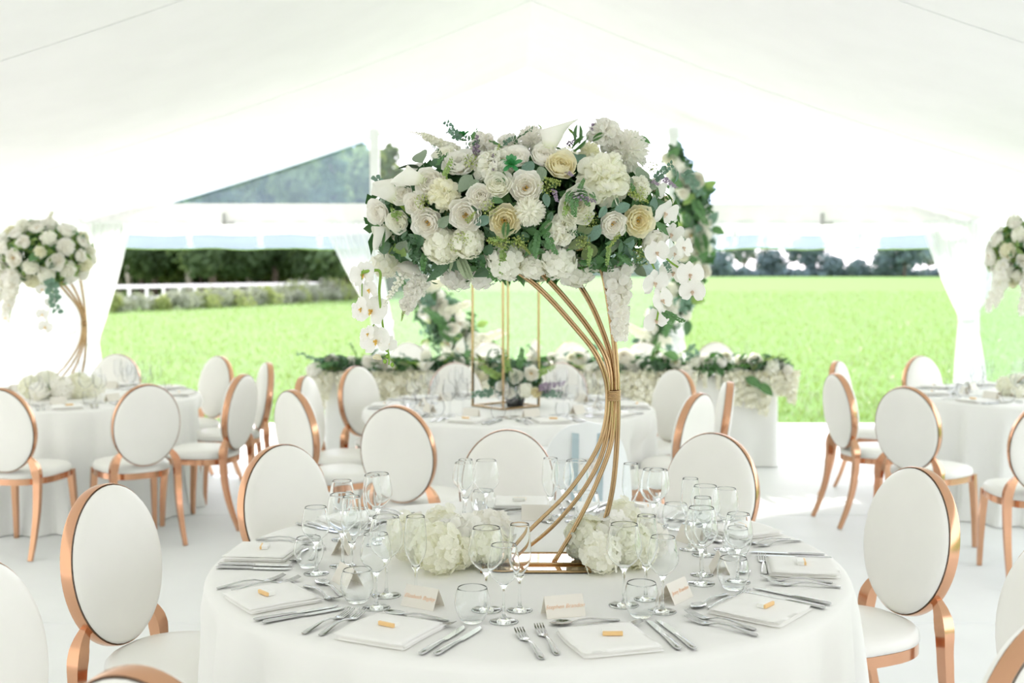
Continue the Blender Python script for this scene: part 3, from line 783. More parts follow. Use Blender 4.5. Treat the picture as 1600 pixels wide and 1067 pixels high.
WHITEW = wine_mesh(.0395, .10, .030, .088, .035).mesh('glass', M_GLASS)
FLUTE = wine_mesh(.029, .135, .0235, .083, .032).mesh('glass', M_GLASS)
TUMB = tumbler_mesh().mesh('glass', M_GLASS)
def thin(me):
    m2 = me.copy(); m2.materials.clear(); m2.materials.append(M_THIN); return m2
WINE_T, WHITE_T, FLUTE_T, TUMB_T = [thin(m_) for m_ in (WINE, WHITEW, FLUTE, TUMB)]

def sweep(mb, st):
    """st: stations (x, z, half width, half thickness) along x, rounded section"""
    rings = []
    for x, z, hw, ht in st: rings.append([(x, hw * math.cos(2 * PI * k / 10), z + ht * math.sin(2 * PI * k / 10)) for k in range(10)])
    mb.rings(rings)
def fork_mb(L=.192):
    mb = MB()
    sweep(mb, [(0, .0030, .004, .0012), (.004, .0034, .0078, .0019), (.015, .0042, .0082, .0021), (.04, .0075, .0068, .0021), (.075, .0115, .0042, .002), (.105, .0100, .0032, .0021), (.124, .0052, .0036, .0020), (.132, .0036, .0075, .0015), (.139, .0030, .0118, .0012), (.149, .0034, .0122, .0010)])
    for k in range(4):
        y = (k - 1.5) * .0066
        mb.rings([[(x, y + dy * hw, z + dz * .0009) for dy, dz in ((-1, -1), (1, -1), (1, 1), (-1, 1))] for x, z, hw in ((.147, .0034, .0023), (.165, .0058, .0021), (.182, .0102, .0018), (L, .0142, .0010))])
    return mb
def knife_mb():
    mb = MB()
    sweep(mb, [(0, .0045, .003, .002), (.004, .0045, .0075, .0036), (.02, .0046, .0084, .0042), (.06, .0047, .0074, .0040), (.098, .0046, .0058, .0032), (.108, .0042, .0062, .0022)])
    top = [(.104, -.005), (.115, -.0088), (.15, -.0098), (.19, -.0090), (.207, -.0060), (.219, .0040), (.222, .0065)]; bot = [(.104, .005), (.13, .0062), (.17, .0066), (.2, .0067), (.222, .0068)]
    outl = top + bot[::-1]; n_ = len(outl)
    vs = [(x, y, .0030) for x, y in outl] + [(x, y, .0046) for x, y in outl]
    mb.add(vs, [tuple(range(n_ - 1, -1, -1)), tuple(range(n_, 2 * n_))] + [(i, (i + 1) % n_, n_ + (i + 1) % n_, n_ + i) for i in range(n_)])
    return mb
def spoon_mb():
    mb = MB()
    sweep(mb, [(0, .0030, .004, .0012), (.004, .0034, .0074, .0018), (.015, .0040, .0076, .002), (.04, .0070, .006, .002), (.075, .0110, .004, .0019), (.10, .0090, .003, .002), (.118, .0056, .0035, .0018), (.124, .0050, .006, .0013)])
    def bowl(off):
        return lambda u, v: (.120 + .056 * u, (.0185 * math.sin(PI * min(1, .06 + u * .94)) ** .62) * (2 * v - 1), .0062 - .0052 * math.sin(PI * u) ** .8 * (1 - (2 * v - 1) ** 2) + .0012 * u + off)
    mb.grid(bowl(0), 12, 8); mb.grid(bowl(.0011), 12, 8)
    return mb
FORK, KNIFE, SPOON = [f().mesh('cutlery', M_STEEL, True, 45) for f in (fork_mb, knife_mb, spoon_mb)]

def napkin_mb(seed=0):
    """linen square folded in four with a soft puffed edge and layers"""
    mb = MB(); rg = random.Random(seed)
    for lay in range(3):
        z0 = .0008 + lay * .0052; h = .0058; sh = [(0, 0), (.003, -.002), (-.003, .003)][lay]
        a, b_ = .098 - lay * .0015, .096 - lay * .001
        def f(u, v):
            # u runs round a closed section from bottom to top, v across
            x = (2 * v - 1); return 0
        n = 14
        top = [[0] * (n + 1) for _ in range(n + 1)]
        vs = []; fs = []
        for s_ in (0, 1):
            for i in range(n + 1):
                for j in range(n + 1):
                    x, y = 2 * i / n - 1, 2 * j / n - 1
                    e = max(abs(x), abs(y)); ed = 1 - max(0, (e - .86) / .14) ** 2 * .9
                    wv = .0016 * noise.noise((x * 1.7 + seed * 3, y * 1.7, lay * 2.0))
                    zz = z0 + (h * .5) + (h * .5 * ed + (wv if lay == 2 else wv * .3)) * (1 if s_ else -1) * 1.0
                    if not s_: zz = max(zz, .0006)
                    rx = 1 - .02 * abs(y) ** 3; ry = 1 - .02 * abs(x) ** 3
                    vs.append((sh[0] + a * x * rx, sh[1] + b_ * y * ry + .002 * math.sin(x * 3 + seed), zz))
        q = n + 1
        for s_ in (0, 1):
            for i in range(n):
                for j in range(n):
                    k = s_ * q * q + i * q + j; fc = (k, k + q, k + q + 1, k + 1); fs.append(fc if s_ else fc[::-1])
        ring = [i * q for i in range(q)] + [n * q + j for j in range(1, q)] + [i * q + n for i in range(n - 1, -1, -1)] + [j for j in range(n - 1, 0, -1)]
        for i in range(len(ring)):
            a0, a1 = ring[i], ring[(i + 1) % len(ring)]; fs.append((a0, a1, a1 + q * q, a0 + q * q))
        mb.add(vs, fs)
    return mb
NAPS = [napkin_mb(k).mesh('napkin', M_NAP) for k in range(4)]
NAP_TOP = .0175
mb = MB(); mb.bbox((0, 0, .0052), (.046, .019, .0100), .0006); WRAP = mb.mesh('wrapper', M_WRAP, False)
mb = MB(); mb.bbox((0, -.0115, .0052), (.0462, .0065, .0096), .001); GOLDE = mb.mesh('gold_end', M_FOIL, False)
mb = MB()
for s in (-1, 1):
    mb.add([(-.05, s * .026, 0), (.05, s * .026, 0), (.05, 0, .05), (-.05, 0, .05), (-.05, s * .0252, 0), (.05, s * .0252, 0), (.05, 0, .0492), (-.05, 0, .0492)], [(0, 1, 2, 3), (7, 6, 5, 4), (0, 4, 5, 1), (1, 5, 6, 2), (0, 3, 7, 4)])
CARD = mb.mesh('card', M_CARD, False)

def place(table, ang, where, word, fine=True, names=None, jit=None, order=None):
    """one place setting; ang = direction of the diner from the table centre"""
    rg = random.Random(int(ang * 7) + len(word) * 31)
    a = math.radians(ang); rad = Vector((math.cos(a), math.sin(a), 0)); tan = Vector((-rad.y, rad.x, 0))   # tan = the diner's right
    c = Vector((table[0], table[1], TZ + .0006))
    def at(r_, t_): return c + rad * r_ + tan * t_
    base = math.atan2(-rad.y, -rad.x)                              # heading of a fork pointing inward
    at_ = 'at the %s place, %s table' % (where, word)
    def j(s=.05): return rg.uniform(-s, s)
    if project(at(.7, 0))[0] < -40 or project(at(.7, 0))[0] > 1640: return
    def single(name, me, r_, t_, hd, lab, cat, grp, dz=0, parts=()):
        p = at(r_ + j(.008), t_ + j(.006)); p.z += dz
        o = ob(name, me, None, Matrix.Translation(p) @ Matrix.Rotation(hd, 4, 'Z'))
        return tag(o, lab + ' ' + at_, cat, grp + ' on the %s table' % word)
    nj = j(.10)
    o = single('linen_napkin', NAPS[rg.randrange(4)], .785, 0, base + nj, 'folded white linen napkin', 'napkin', 'folded napkins')
    p = Vector(o.matrix_basis.translation) + Vector((j(.012), j(.012), NAP_TOP))
    t = thing('wrapped_chocolate', 'white and gold wrapped favour on the napkin ' + at_, 'favour', p, base - PI / 2 + j(.35) + nj, 'favours on the %s table napkins' % word)
    ob('wrapper', WRAP, t); ob('gold_end', GOLDE, t)
    single('fork', FORK, .876, -.178, base + j(), 'outer silver fork', 'fork', 'forks')
    single('fork', FORK, .856, -.142, base + j(), 'inner silver fork', 'fork', 'forks')
    single('knife', KNIFE, .885, .137, base + j(), 'inner silver knife', 'knife', 'knives')
    single('knife', KNIFE, .878, .170, base + j(), 'outer silver knife', 'knife', 'knives')
    single('spoon', SPOON, .632, .075, base + PI / 2 + j(.06), 'silver dessert spoon above the napkin', 'spoon', 'dessert spoons')
    single('fork', FORK, .674, -.075, base - PI / 2 + j(.05), 'silver dessert fork above the napkin', 'fork', 'dessert forks')
    cd_ = single('place_card', CARD, .555, -.045, base - PI / 2 + j(.12), 'cream folded place card', 'place card', 'place cards')
    if names:
        cd_['label'] = 'cream folded place card with orange script ' + at_
        s_ = math.atan2(.05, .026)
        ob('lettering', text_mesh(names, .0145, M_INK, .38), cd_, Matrix.Translation((0, -.0137, .0252)) @ Matrix.Rotation(s_, 4, 'X'))
    gs = [('tumbler', TUMB, TUMB_T, .617, .135, 'clear rounded water tumbler', 'tumbler', 'tumblers'),
          ('wine_glass', WHITEW, WHITE_T, .588, .205, 'smaller clear wine glass', 'wine glass', 'smaller wine glasses'),
          ('wine_glass', WINE, WINE_T, .520, .125, 'large clear wine glass', 'wine glass', 'large wine glasses'),
          ('champagne_flute', FLUTE, FLUTE_T, .475, .195, 'tall narrow champagne flute', 'champagne flute', 'flutes')]
    for nm, me, mt, r_, t_, lab, cat, grp in gs:
        single(nm, me if fine else mt, r_, t_, rg.uniform(0, 6), lab, cat, grp)
for ang, where, nm in ((-77, 'front middle', 'Stephen Brandon'), (-115, 'front left-of-middle', 'Elizabeth Bagley'), (-43, 'front right', 'Jenny Brandon'), (-147, 'front left', None), (-9, 'right-hand', None), (176, 'left-hand', None), (26, 'back right', None), (138, 'back left', None), (91, 'far middle', None), (58, 'far right-of-middle', None)):
    place(T0, ang, where, 'near', True, nm)
WH = {0: 'right end', 36: 'back right', 72: 'far right-of-middle', 108: 'far left-of-middle', 144: 'back left', 180: 'left end', 216: 'front left', 252: 'front left-of-middle', 288: 'front right-of-middle', 324: 'front right'}
for ang, where in WH.items(): place(T1, ang, where, 'middle', False)
for ang, where in WH.items(): place(T2, ang + 6, where, 'left', False)
for ang, where in WH.items(): place(T3, ang - 6, where, 'right', False)
for k in range(5):
    for s in range(2):
        p = Vector((P((638, 763, 893, 1006, 1118)[k], 500, 9.9).x + (.16, .26)[s], 9.86 - .07 * s, TZ + .001))
        tag(ob('wine_glass', (WINE_T, FLUTE_T)[s], None, Matrix.Translation(p)), ('large wine glass', 'champagne flute')[s] + ' on the long table before the ' + ('leftmost', 'second left', 'middle', 'second right', 'rightmost')[k] + ' chair', ('wine glass', 'champagne flute')[s], 'glasses on the long table')
# ================================================================== flowers
def petal(mb, L, W, th0, th1, cup=.3, ruf=0.0, ph=0.0, r0=0.0, z0=0.0, nu=5, nv=4, tip=.55, M=None, seed=0.0):
    """petal growing outward from the axis: th0/th1 = angle from the axis at base and tip"""
    x, z = r0, z0; rows = []
    for i in range(nu + 1):
        u = i / nu; th = th0 + (th1 - th0) * u
        if i: x += math.sin(th) * L / nu; z += math.cos(th) * L / nu
        wd = W * (.22 + .78 * math.sin(PI * min(.5, u * .62)) ** .8 if u < .8 else 1) * (1 - (max(0, u - .62) / .38) ** 2.2 * tip)
        nx, nz_ = -math.cos(th), math.sin(th); row = []
        for k in range(nv + 1):
            v = 2 * k / nv - 1
            c = cup * W * v * v * (.4 + .6 * u) + ruf * W * math.sin(v * 6.3 + seed) * u * u
            dz = -.10 * L * v * v * (u ** 3)
            row.append((x + nx * c + math.sin(th) * dz, v * wd, z + nz_ * c + math.cos(th) * dz))
        rows.append(row)
    R_ = Matrix.Rotation(ph, 4, 'Z')
    if M is not None: R_ = M @ R_
    vs = [p for r in rows for p in r]; n = nv + 1
    mb.add(vs, [(i * n + k, (i + 1) * n + k, (i + 1) * n + k + 1, i * n + k + 1) for i in range(nu) for k in range(nv)], R_)

def rose_mb(seed, n=34, openness=1.0):
    """cupped garden rose, about 1 unit in radius"""
    rg = random.Random(seed); mb = MB()
    for i in range(n):
        t = i / (n - 1); ph = i * 2.4 + rg.uniform(-.2, .2)
        L = .42 + .78 * t; W = .20 + .46 * t ** .9
        th0 = math.radians(8 + 82 * t ** .8) ; th1 = math.radians((-22 + 50 * t ** 2.2) * 1.0 + 22 * (openness - 1) + rg.uniform(-6, 6))
        petal(mb, L, W, th0, th1, .42, .05, ph, .03 + .10 * t, -.30 + .10 * (1 - t), 6, 6, .26, None, rg.uniform(0, 6))
    for i in range(8):
        ph = i * PI / 4; petal(mb, .62, .42, math.radians(118), math.radians(36), .35, .04, ph + .2, .1, -.32, 5, 5, .3, None, i)
    return mb
def english_mb(seed):
    """open rosette: rings of cupped petals round a hollow with stamens"""
    rg = random.Random(seed); mb = MB()
    for ring, (m_, L, W, a0, a1, r0) in enumerate(((7, .42, .17, 22, -14, .12), (8, .56, .22, 38, -12, .16), (8, .74, .30, 58, -10, .17), (8, .92, .40, 78, -4, .17), (7, 1.10, .50, 96, 6, .15), (6, 1.18, .54, 108, 26, .14))):
        for k in range(m_):
            petal(mb, L * rg.uniform(.92, 1.06), W, math.radians(a0), math.radians(a1 + rg.uniform(-7, 7)), .40, .09, 2 * PI * k / m_ + ring * .5 + rg.uniform(-.12, .12), r0, -.28, 6, 6, .22, None, rg.uniform(0, 6))
    return mb
def stamens_mb(seed):
    rg = random.Random(seed); mb = MB()
    for k in range(16):
        a = rg.uniform(0, 6.28); r = rg.uniform(.02, .17); h = rg.uniform(.02, .20)
        p = Vector((math.cos(a) * r * .5, math.sin(a) * r * .5, -.18)); q = Vector((math.cos(a) * r * 1.25, math.sin(a) * r * 1.25, h))
        mb.tube([p, q, q + Vector((.02, 0, .045))], [.012, .014, .028], 5)
    return mb
def ball_core(mb, r, z=0.0): mb.lathe([(0, z - r)] + [(r * math.cos(t * PI / 8), z + r * math.sin(t * PI / 8)) for t in range(-3, 4)] + [(0, z + r)], 10)
def ruffle_mb(seed, n=46):
    """loose peony or hydrangea-like head of ruffled petals over a dome"""
    rg = random.Random(seed); mb = MB(); ball_core(mb, .46, -.1)
    for i in range(n):
        t = (i + .5) / n; pol = math.acos(1 - 1.45 * t); az = i * 2.39996
        d = Vector((math.sin(pol) * math.cos(az), math.sin(pol) * math.sin(az), math.cos(pol)))
        M = aim(d * .42 - Vector((0, 0, .12)), d + Vector((rg.uniform(-.35, .35), rg.uniform(-.35, .35), rg.uniform(-.2, .3))), rg.uniform(0, 6))
        for k in range(2):
            petal(mb, rg.uniform(.46, .66), rg.uniform(.24, .36), math.radians(rg.uniform(10, 40)), math.radians(rg.uniform(35, 85)), rg.uniform(-.1, .3), rg.uniform(.12, .26), k * PI + rg.uniform(-.4, .4), .02, 0, 4, 5, .35, M, rg.uniform(0, 6))
    return mb
def hydrangea_mb(seed, n=62):
    rg = random.Random(seed); mb = MB(); ball_core(mb, .66, -.1)
    for i in range(n):
        t = (i + .5) / n; pol = math.acos(1 - 1.62 * t); az = i * 2.39996
        d = Vector((math.sin(pol) * math.cos(az), math.sin(pol) * math.sin(az), math.cos(pol)))
        M = aim(d * rg.uniform(.66, .86) - Vector((0, 0, .1)), d + Vector((rg.uniform(-.45, .45), rg.uniform(-.45, .45), rg.uniform(-.3, .4))), rg.uniform(0, 6))
        for k in range(4):
            petal(mb, rg.uniform(.24, .31), rg.uniform(.14, .18), math.radians(rg.uniform(45, 75)), math.radians(rg.uniform(75, 110)), .18, .10, k * PI / 2 + rg.uniform(-.15, .15), .01, 0, 3, 3, .45, M, rg.uniform(0, 6))
    return mb
def pompon_mb(seed, n=210, wd=.055, ln=.5):
    rg = random.Random(seed); mb = MB(); ball_core(mb, .5)
    for i in range(n):
        t = (i + .5) / n; pol = math.acos(1 - 1.7 * t); az = i * 2.39996
        d = Vector((math.sin(pol) * math.cos(az), math.sin(pol) * math.sin(az), math.cos(pol)))
        d = (d + Vector((rg.uniform(-.16, .16), rg.uniform(-.16, .16), rg.uniform(-.1, .16)))).normalized()
        M = aim(d * .45, d, rg.uniform(0, 6))
        petal(mb, ln * rg.uniform(.85, 1.1), wd * 1.5, math.radians(6), math.radians(28), .55, 0, 0, .0, 0, 3, 2, .6, M, 0)
    return mb
def calla_mb():
    """one rolled spathe, open on one side, ending in a curled point; axis +Z, height 1"""
    mb = MB()
    def f(u, v):
        a = (v - .5) * 2 * PI * 1.04
        c = .5 + .5 * math.cos(a)
        h = .60 + .40 * c ** 2.2
        r = .05 + .25 * u ** .85 + .07 * max(0, u - .75) / .25 * (1 - c)
        k = max(0, u - .5) / .5
        sy = 1 - .80 * k ** 1.6 * c ** 4
        lean = .10 * u ** 2; tipc = .22 * max(0, u - .72) / .28 * c ** 10
        return (r * math.cos(a) * (1 - .35 * k * c ** 4) + lean + tipc, r * math.sin(a) * sy, u * h + .015 * math.sin(a * 3) * u)
    mb.grid(f, 16, 28)
    return mb
def calla_spadix():
    mb = MB(); mb.tube([(.02, 0, .15), (.05, 0, .35), (.09, 0, .52)], [.03, .034, .018], 8); return mb
def calla_stem():
    mb = MB(); mb.tube([(0, 0, .06), (-.01, 0, -.2), (-.05, 0, -.55)], [.042, .045, .045], 8); return mb
def orchid_mb(seed):
    rg = random.Random(seed); mb = MB(); D = math.radians
    for ph in (D(90), D(90 + 128), D(90 - 128)):
        petal(mb, .92, .34, D(72), D(rg.uniform(88, 100)), -.12, .03, ph, .03, 0, 5, 4, .62, None, 1)
    for ph in (D(16), D(164)):
        petal(mb, .96, .60, D(66), D(rg.uniform(84, 98)), .10, .04, ph, .04, .015, 6, 6, .35, None, 2)
    return mb
def orchid_lip():
    mb = MB(); D = math.radians
    petal(mb, .36, .11, D(50), D(80), .5, 0, D(-90), .03, .05, 4, 4, .5)
    for s in (-1, 1): petal(mb, .24, .12, D(20), D(50), .6, 0, D(-90 + 62 * s), .04, .05, 4, 4, .4)
    mb.tube([(0, .02, 0), (0, .05, .12), (0, .02, .20)], [.06, .06, .04], 8)
    return mb
def leaf_mb(L=1.0, W=.30, fold=.25, droop=.35, tip=1.0, nu=7, nv=4):
    mb = MB()
    def f(u, v):
        s = 2 * v - 1; wd = W * (math.sin(PI * u ** .85) ** .75 if 0 < u < 1 else 0) * (1 - .25 * u) + .006
        return (u * L * (1 - .12 * u), s * wd, fold * abs(s) * wd - droop * L * u * u * .5 + .10 * L * u)
    mb.grid(f, nu, nv)
    mb.tube([(-.22, 0, -.03), (0, 0, 0), (.55 * L, 0, f(.55, .5)[2] - .002)], [.012, .012, .006], 4)
    return mb
def sprig_mb(seed, n=12, L=1.0, lw=.11, ll=.22, curve=.4, round_=True, stem=.010):
    """leaves in pairs up a curved stem"""
    rg = random.Random(seed); mb = MB()
    c = lambda t: Vector((L * t, 0, curve * L * t * (1 - t * .6)))
    mb.tube([c(k / 8) for k in range(9)], [stem * (1 - .6 * k / 8) for k in range(9)], 5)
    one = leaf_mb(1, .44 if round_ else .2, .2, .3, nu=4, nv=2)
    for k in range(n):
        t = .12 + .86 * k / (n - 1); a = (1 if k % 2 else -1) * rg.uniform(.7, 1.25); s = ll * (1.1 - .5 * t) * rg.uniform(.85, 1.15)
        M = Matrix.Translation(c(t)) @ Matrix.Rotation(a, 4, 'Z') @ Matrix.Rotation(rg.uniform(-.7, .3), 4, 'Y') @ Matrix.Rotation(rg.uniform(-.6, .6), 4, 'X') @ Matrix.Scale(s, 4)
        mb.merge(one, M)
    return mb
def fern_mb(seed, n=26):
    mb = MB(); rg = random.Random(seed); c = lambda t: Vector((t, 0, .3 * t * (1 - .8 * t)))
    mb.tube([c(k / 8) for k in range(9)], [.009 * (1 - .7 * k / 8) for k in range(9)], 4)
    for k in range(n):
        t = .1 + .88 * k / n; s = .24 * math.sin(PI * (.12 + .85 * t)) ** .8; q = c(t)
        for sg in (-1, 1):
            mb.add([q + Vector((0, 0, 0)), q + Vector((s * .35, sg * s * .5, .03)), q + Vector((s * .5, sg * s, .01)), q + Vector((s * .12, sg * s * .55, .02))], [(0, 1, 2, 3)])
    return mb
def bud_mb(seed, n=34, L=1.0, rad=.10, bs=.055):
    """spike of little buds along a stem"""
    rg = random.Random(seed); mb = MB(); mb.tube([(0, 0, 0), (L * .5, 0, .05), (L, 0, 0)], [.016, .012, .006], 5)
    for k in range(n):
        t = .1 + .9 * k / n; a = k * 2.4; r = rad * (1.05 - .75 * t)
        p = Vector((L * t, math.cos(a) * r, math.sin(a) * r + .05)); s = bs * (1.15 - .6 * t)
        mb.lathe([(0, -s), (s * .7, -s * .5), (s * .75, s * .2), (0, s)], 5, aim(p, (0.4, math.cos(a), math.sin(a))))
    return mb
def umbel_mb(seed, n=26, s=.10):
    rg = random.Random(seed); mb = MB()
    for k in range(n):
        t = (k + .5) / n; pol = math.acos(1 - .9 * t); az = k * 2.4; d = Vector((math.sin(pol) * math.cos(az), math.sin(pol) * math.sin(az), math.cos(pol))) * rg.uniform(.7, 1)
        mb.tube([(0, 0, -.3), d * .6, d], .012, 4)
        for q in range(5):
            M = aim(d, d, rg.uniform(0, 6)); petal(mb, s * 1.5, s * .55, 1.1, 1.4, .1, 0, q * 1.257, 0, 0, 2, 2, .6, M)
    return mb
def florets_mb(seed, n=30, L=1.0, rad=.13, sz=.15, drop=False):
    """hanging or upright raceme of little ruffled flowers: stock, wisteria"""
    rg = random.Random(seed); mb = MB(); mb.tube([(0, 0, 0), (L * .5, 0, .01), (L, 0, 0)], [.014, .010, .005], 5)
    for k in range(n):
        t = .04 + .94 * k / n; a = k * 2.4 + rg.uniform(-.3, .3); r = rad * (1.15 - .85 * t) * rg.uniform(.6, 1.25)
        d = Vector((.25, math.cos(a), math.sin(a))).normalized(); M = aim(Vector((L * t, 0, 0)) + d * r * .6, d, rg.uniform(0, 6))
        for q in range(4): petal(mb, sz * rg.uniform(.8, 1.1) * (1.1 - .4 * t), sz * .55, math.radians(14), math.radians(70), .35, .18, q * PI / 2, 0, 0, 3, 3, .4, M, rg.uniform(0, 6))
    return mb
def star_mb():
    mb = MB(); D = math.radians
    for ring, (m_, a0, a1, L) in enumerate(((5, 75, 100, 1.0), (5, 45, 70, .8), (4, 15, 40, .55))):
        for k in range(m_): petal(mb, L, .20, D(a0), D(a1), .25, 0, k * 2 * PI / m_ + ring * .6, .04, 0, 5, 2, .95)
    return mb
def grass_mb(seed):
    mb = MB(); rg = random.Random(seed)
    for k in range(7):
        a = rg.uniform(-.5, .5); L = rg.uniform(.7, 1.1); dr = rg.uniform(.3, .9)
        mb.grid(lambda u, v: (math.cos(a) * u * L, math.sin(a) * u * L + (v - .5) * .075 * (1 - u * .9), .35 * u * L - dr * u * u * L), 7, 1)
    return mb

FM = {}
def fm(key, mbf, m): FM[key] = mbf.mesh(key.split('.')[0], m); return FM[key]
R1, R2, E1 = rose_mb(1), rose_mb(2, 30, 1.5), english_mb(3)
fm('garden_rose.w', R1, M_WHITE); fm('garden_rose.c', R1, M_CREAM); fm('peony.w', R2, M_WHITE); fm('peony.i', R2, M_IVORY)
fm('rosette.w', E1, M_WHITE); fm('rosette.c', E1, M_CREAM)
RUF = ruffle_mb(5); RUF2 = ruffle_mb(6, 36)
fm('ruffled_peony.w', RUF, M_WHITE); fm('ruffled_peony.i', RUF, M_IVORY); fm('ruffled_peony.l', RUF2, M_LEMON); fm('ruffled_peony.h', RUF2, M_HYD)
HYD = hydrangea_mb(8); HYD2 = hydrangea_mb(9, 54)
fm('hydrangea.a', HYD, M_HYD); fm('hydrangea.b', HYD2, M_IVORY); fm('hydrangea.w', HYD2, M_WHITE)
PP = pompon_mb(4); PP2 = pompon_mb(7, 230, .075, .6)
fm('chrysanthemum.i', PP, M_IVORY); fm('chrysanthemum.l', PP, M_LEMON); fm('chrysanthemum.w', PP2, M_WHITE)
CAL = fm('calla_lily', calla_mb(), M_CALLA); CALS = fm('spadix', calla_spadix(), M_LIPY); CALT = fm('stem.calla', calla_stem(), M_STEM)
ORC = fm('orchid', orchid_mb(2), M_ORCH); LIP = fm('lip', orchid_lip(), M_LIP); LIPY = fm('lip.y', orchid_lip(), M_LIPY)
STA = fm('stamens', stamens_mb(2), M_STAMEN)
LF = {k: leaf_mb(1, w_, .3, d_).mesh('leaf', m_) for k, (w_, d_, m_) in {'sage': (.27, .35, M_SAGE), 'dark': (.25, .4, M_LEAFD), 'mid': (.27, .5, M_LEAFM), 'vein': (.29, .3, M_VEIN), 'olive': (.28, .25, M_OLIVE), 'light': (.26, .4, M_LEAFL), 'long': (.13, .6, M_LEAFD), 'stripe': (.11, .5, M_STRIPE)}.items()}
SP = {'euc': sprig_mb(3, 14, 1, .1, .26).mesh('eucalyptus_sprig', M_SAGE), 'green': sprig_mb(4, 18, 1, .1, .21).mesh('leafy_sprig', M_LEAFM), 'dark': sprig_mb(5, 16, 1, .1, .24, .3, False).mesh('leafy_sprig', M_LEAFD), 'light': sprig_mb(6, 16, 1, .1, .2).mesh('leafy_sprig', M_LEAFL), 'mauve': sprig_mb(9, 18, 1, .1, .2).mesh('mauve_sprig', M_PURPLE), 'fern': fern_mb(2).mesh('fern_frond', M_LEAFM), 'bud': bud_mb(3).mesh('bud_spike', M_LIME), 'umbel': umbel_mb(4).mesh('flower_umbel', M_LIME), 'stock': florets_mb(5, 60, 1, .12, .10).mesh('stock_flower', M_IVORY), 'wist': florets_mb(6, 64, 1, .15, .115).mesh('wisteria_raceme', M_WHITE), 'wist2': florets_mb(13, 24, 1, .10, .15).mesh('wisteria_raceme', M_WHITE), 'star': star_mb().mesh('star_leaf_rosette', M_STAR), 'grass': grass_mb(3).mesh('striped_grass', M_STRIPE), 'budpurple': bud_mb(8, 26, 1, .12, .07).mesh('mauve_bud_spike', M_PURPLE), 'white_bud': bud_mb(9, 30, 1, .09, .06).mesh('white_bud_spike', M_IVORY)}
NAME = {'sage': 'leaf', 'dark': 'leaf', 'mid': 'leaf', 'vein': 'leaf', 'olive': 'leaf', 'light': 'leaf', 'long': 'leaf', 'stripe': 'leaf'}

def flower(key, parent, p, n, r, roll=0.0, lip=None):
    o = ob(key.split('.')[0], FM[key], parent, aim(p, n, roll, r))
    if key.startswith('rosette'): ob('stamens', STA, o)
    if key == 'orchid': ob('lip', lip or LIP, o, Matrix.Scale(.8, 4))
    if key == 'calla_lily': ob('spadix', CALS, o); ob('stem', CALT, o)
    return o
def along(p, d, up, sc):
    """matrix with local +X along d and local +Z near up"""
    x = Vector(d).normalized(); z = Vector(up); z = z - x * z.dot(x)
    z = z.normalized() if z.length > 1e-4 else x.orthogonal().normalized(); y = z.cross(x)
    M = Matrix((x, y, z)).transposed().to_4x4(); return Matrix.Translation(p) @ M @ Matrix.Scale(sc, 4)
def leaf(kind, parent, p, d, up, L): return ob('leaf', LF[kind], parent, along(p, d, up, L))
def sprig(kind, parent, p, d, up, L): return ob(SP[kind].name.split('.')[0], SP[kind], parent, along(p, d, up, L))
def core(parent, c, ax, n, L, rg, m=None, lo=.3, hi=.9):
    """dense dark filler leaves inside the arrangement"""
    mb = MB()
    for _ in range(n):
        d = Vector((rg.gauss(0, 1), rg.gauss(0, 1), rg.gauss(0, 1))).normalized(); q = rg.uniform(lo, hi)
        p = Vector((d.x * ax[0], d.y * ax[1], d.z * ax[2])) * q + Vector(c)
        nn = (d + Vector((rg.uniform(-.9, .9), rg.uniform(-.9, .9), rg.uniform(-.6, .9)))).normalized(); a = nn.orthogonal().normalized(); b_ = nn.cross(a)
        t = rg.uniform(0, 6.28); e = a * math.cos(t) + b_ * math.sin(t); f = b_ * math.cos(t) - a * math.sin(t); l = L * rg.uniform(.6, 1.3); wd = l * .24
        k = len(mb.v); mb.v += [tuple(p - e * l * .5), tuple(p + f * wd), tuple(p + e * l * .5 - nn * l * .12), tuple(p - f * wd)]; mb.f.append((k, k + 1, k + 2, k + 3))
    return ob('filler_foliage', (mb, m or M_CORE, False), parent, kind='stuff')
# ================================================================== the tall centrepiece
def ell(c, ax, px, py):
    """point and outward normal where the sight line meets the front of an ellipsoid (or passes nearest to it)"""
    o = Vector((0, 0, CAMZ)); d = (P(px, py, 1.0) - o).normalized()
    S = lambda v: Vector((v.x / ax[0], v.y / ax[1], v.z / ax[2]))
    oo, dd = S(o - Vector(c)), S(d); a = dd.dot(dd); b = oo.dot(dd); q = b * b - a * (oo.dot(oo) - 1)
    t = (-b - math.sqrt(q)) / a if q > 0 else -b / a
    p = o + d * t; e = p - Vector(c); n = Vector((e.x / ax[0] ** 2, e.y / ax[1] ** 2, e.z / ax[2] ** 2)).normalized()
    return p, n
def zp(zx, zy): return 540 + zx * .35625, 180 + zy * .35625       # from the enlarged study crop to frame pixels
FC = P(815, 330, 3.30); FA = (.435, .30, .185)

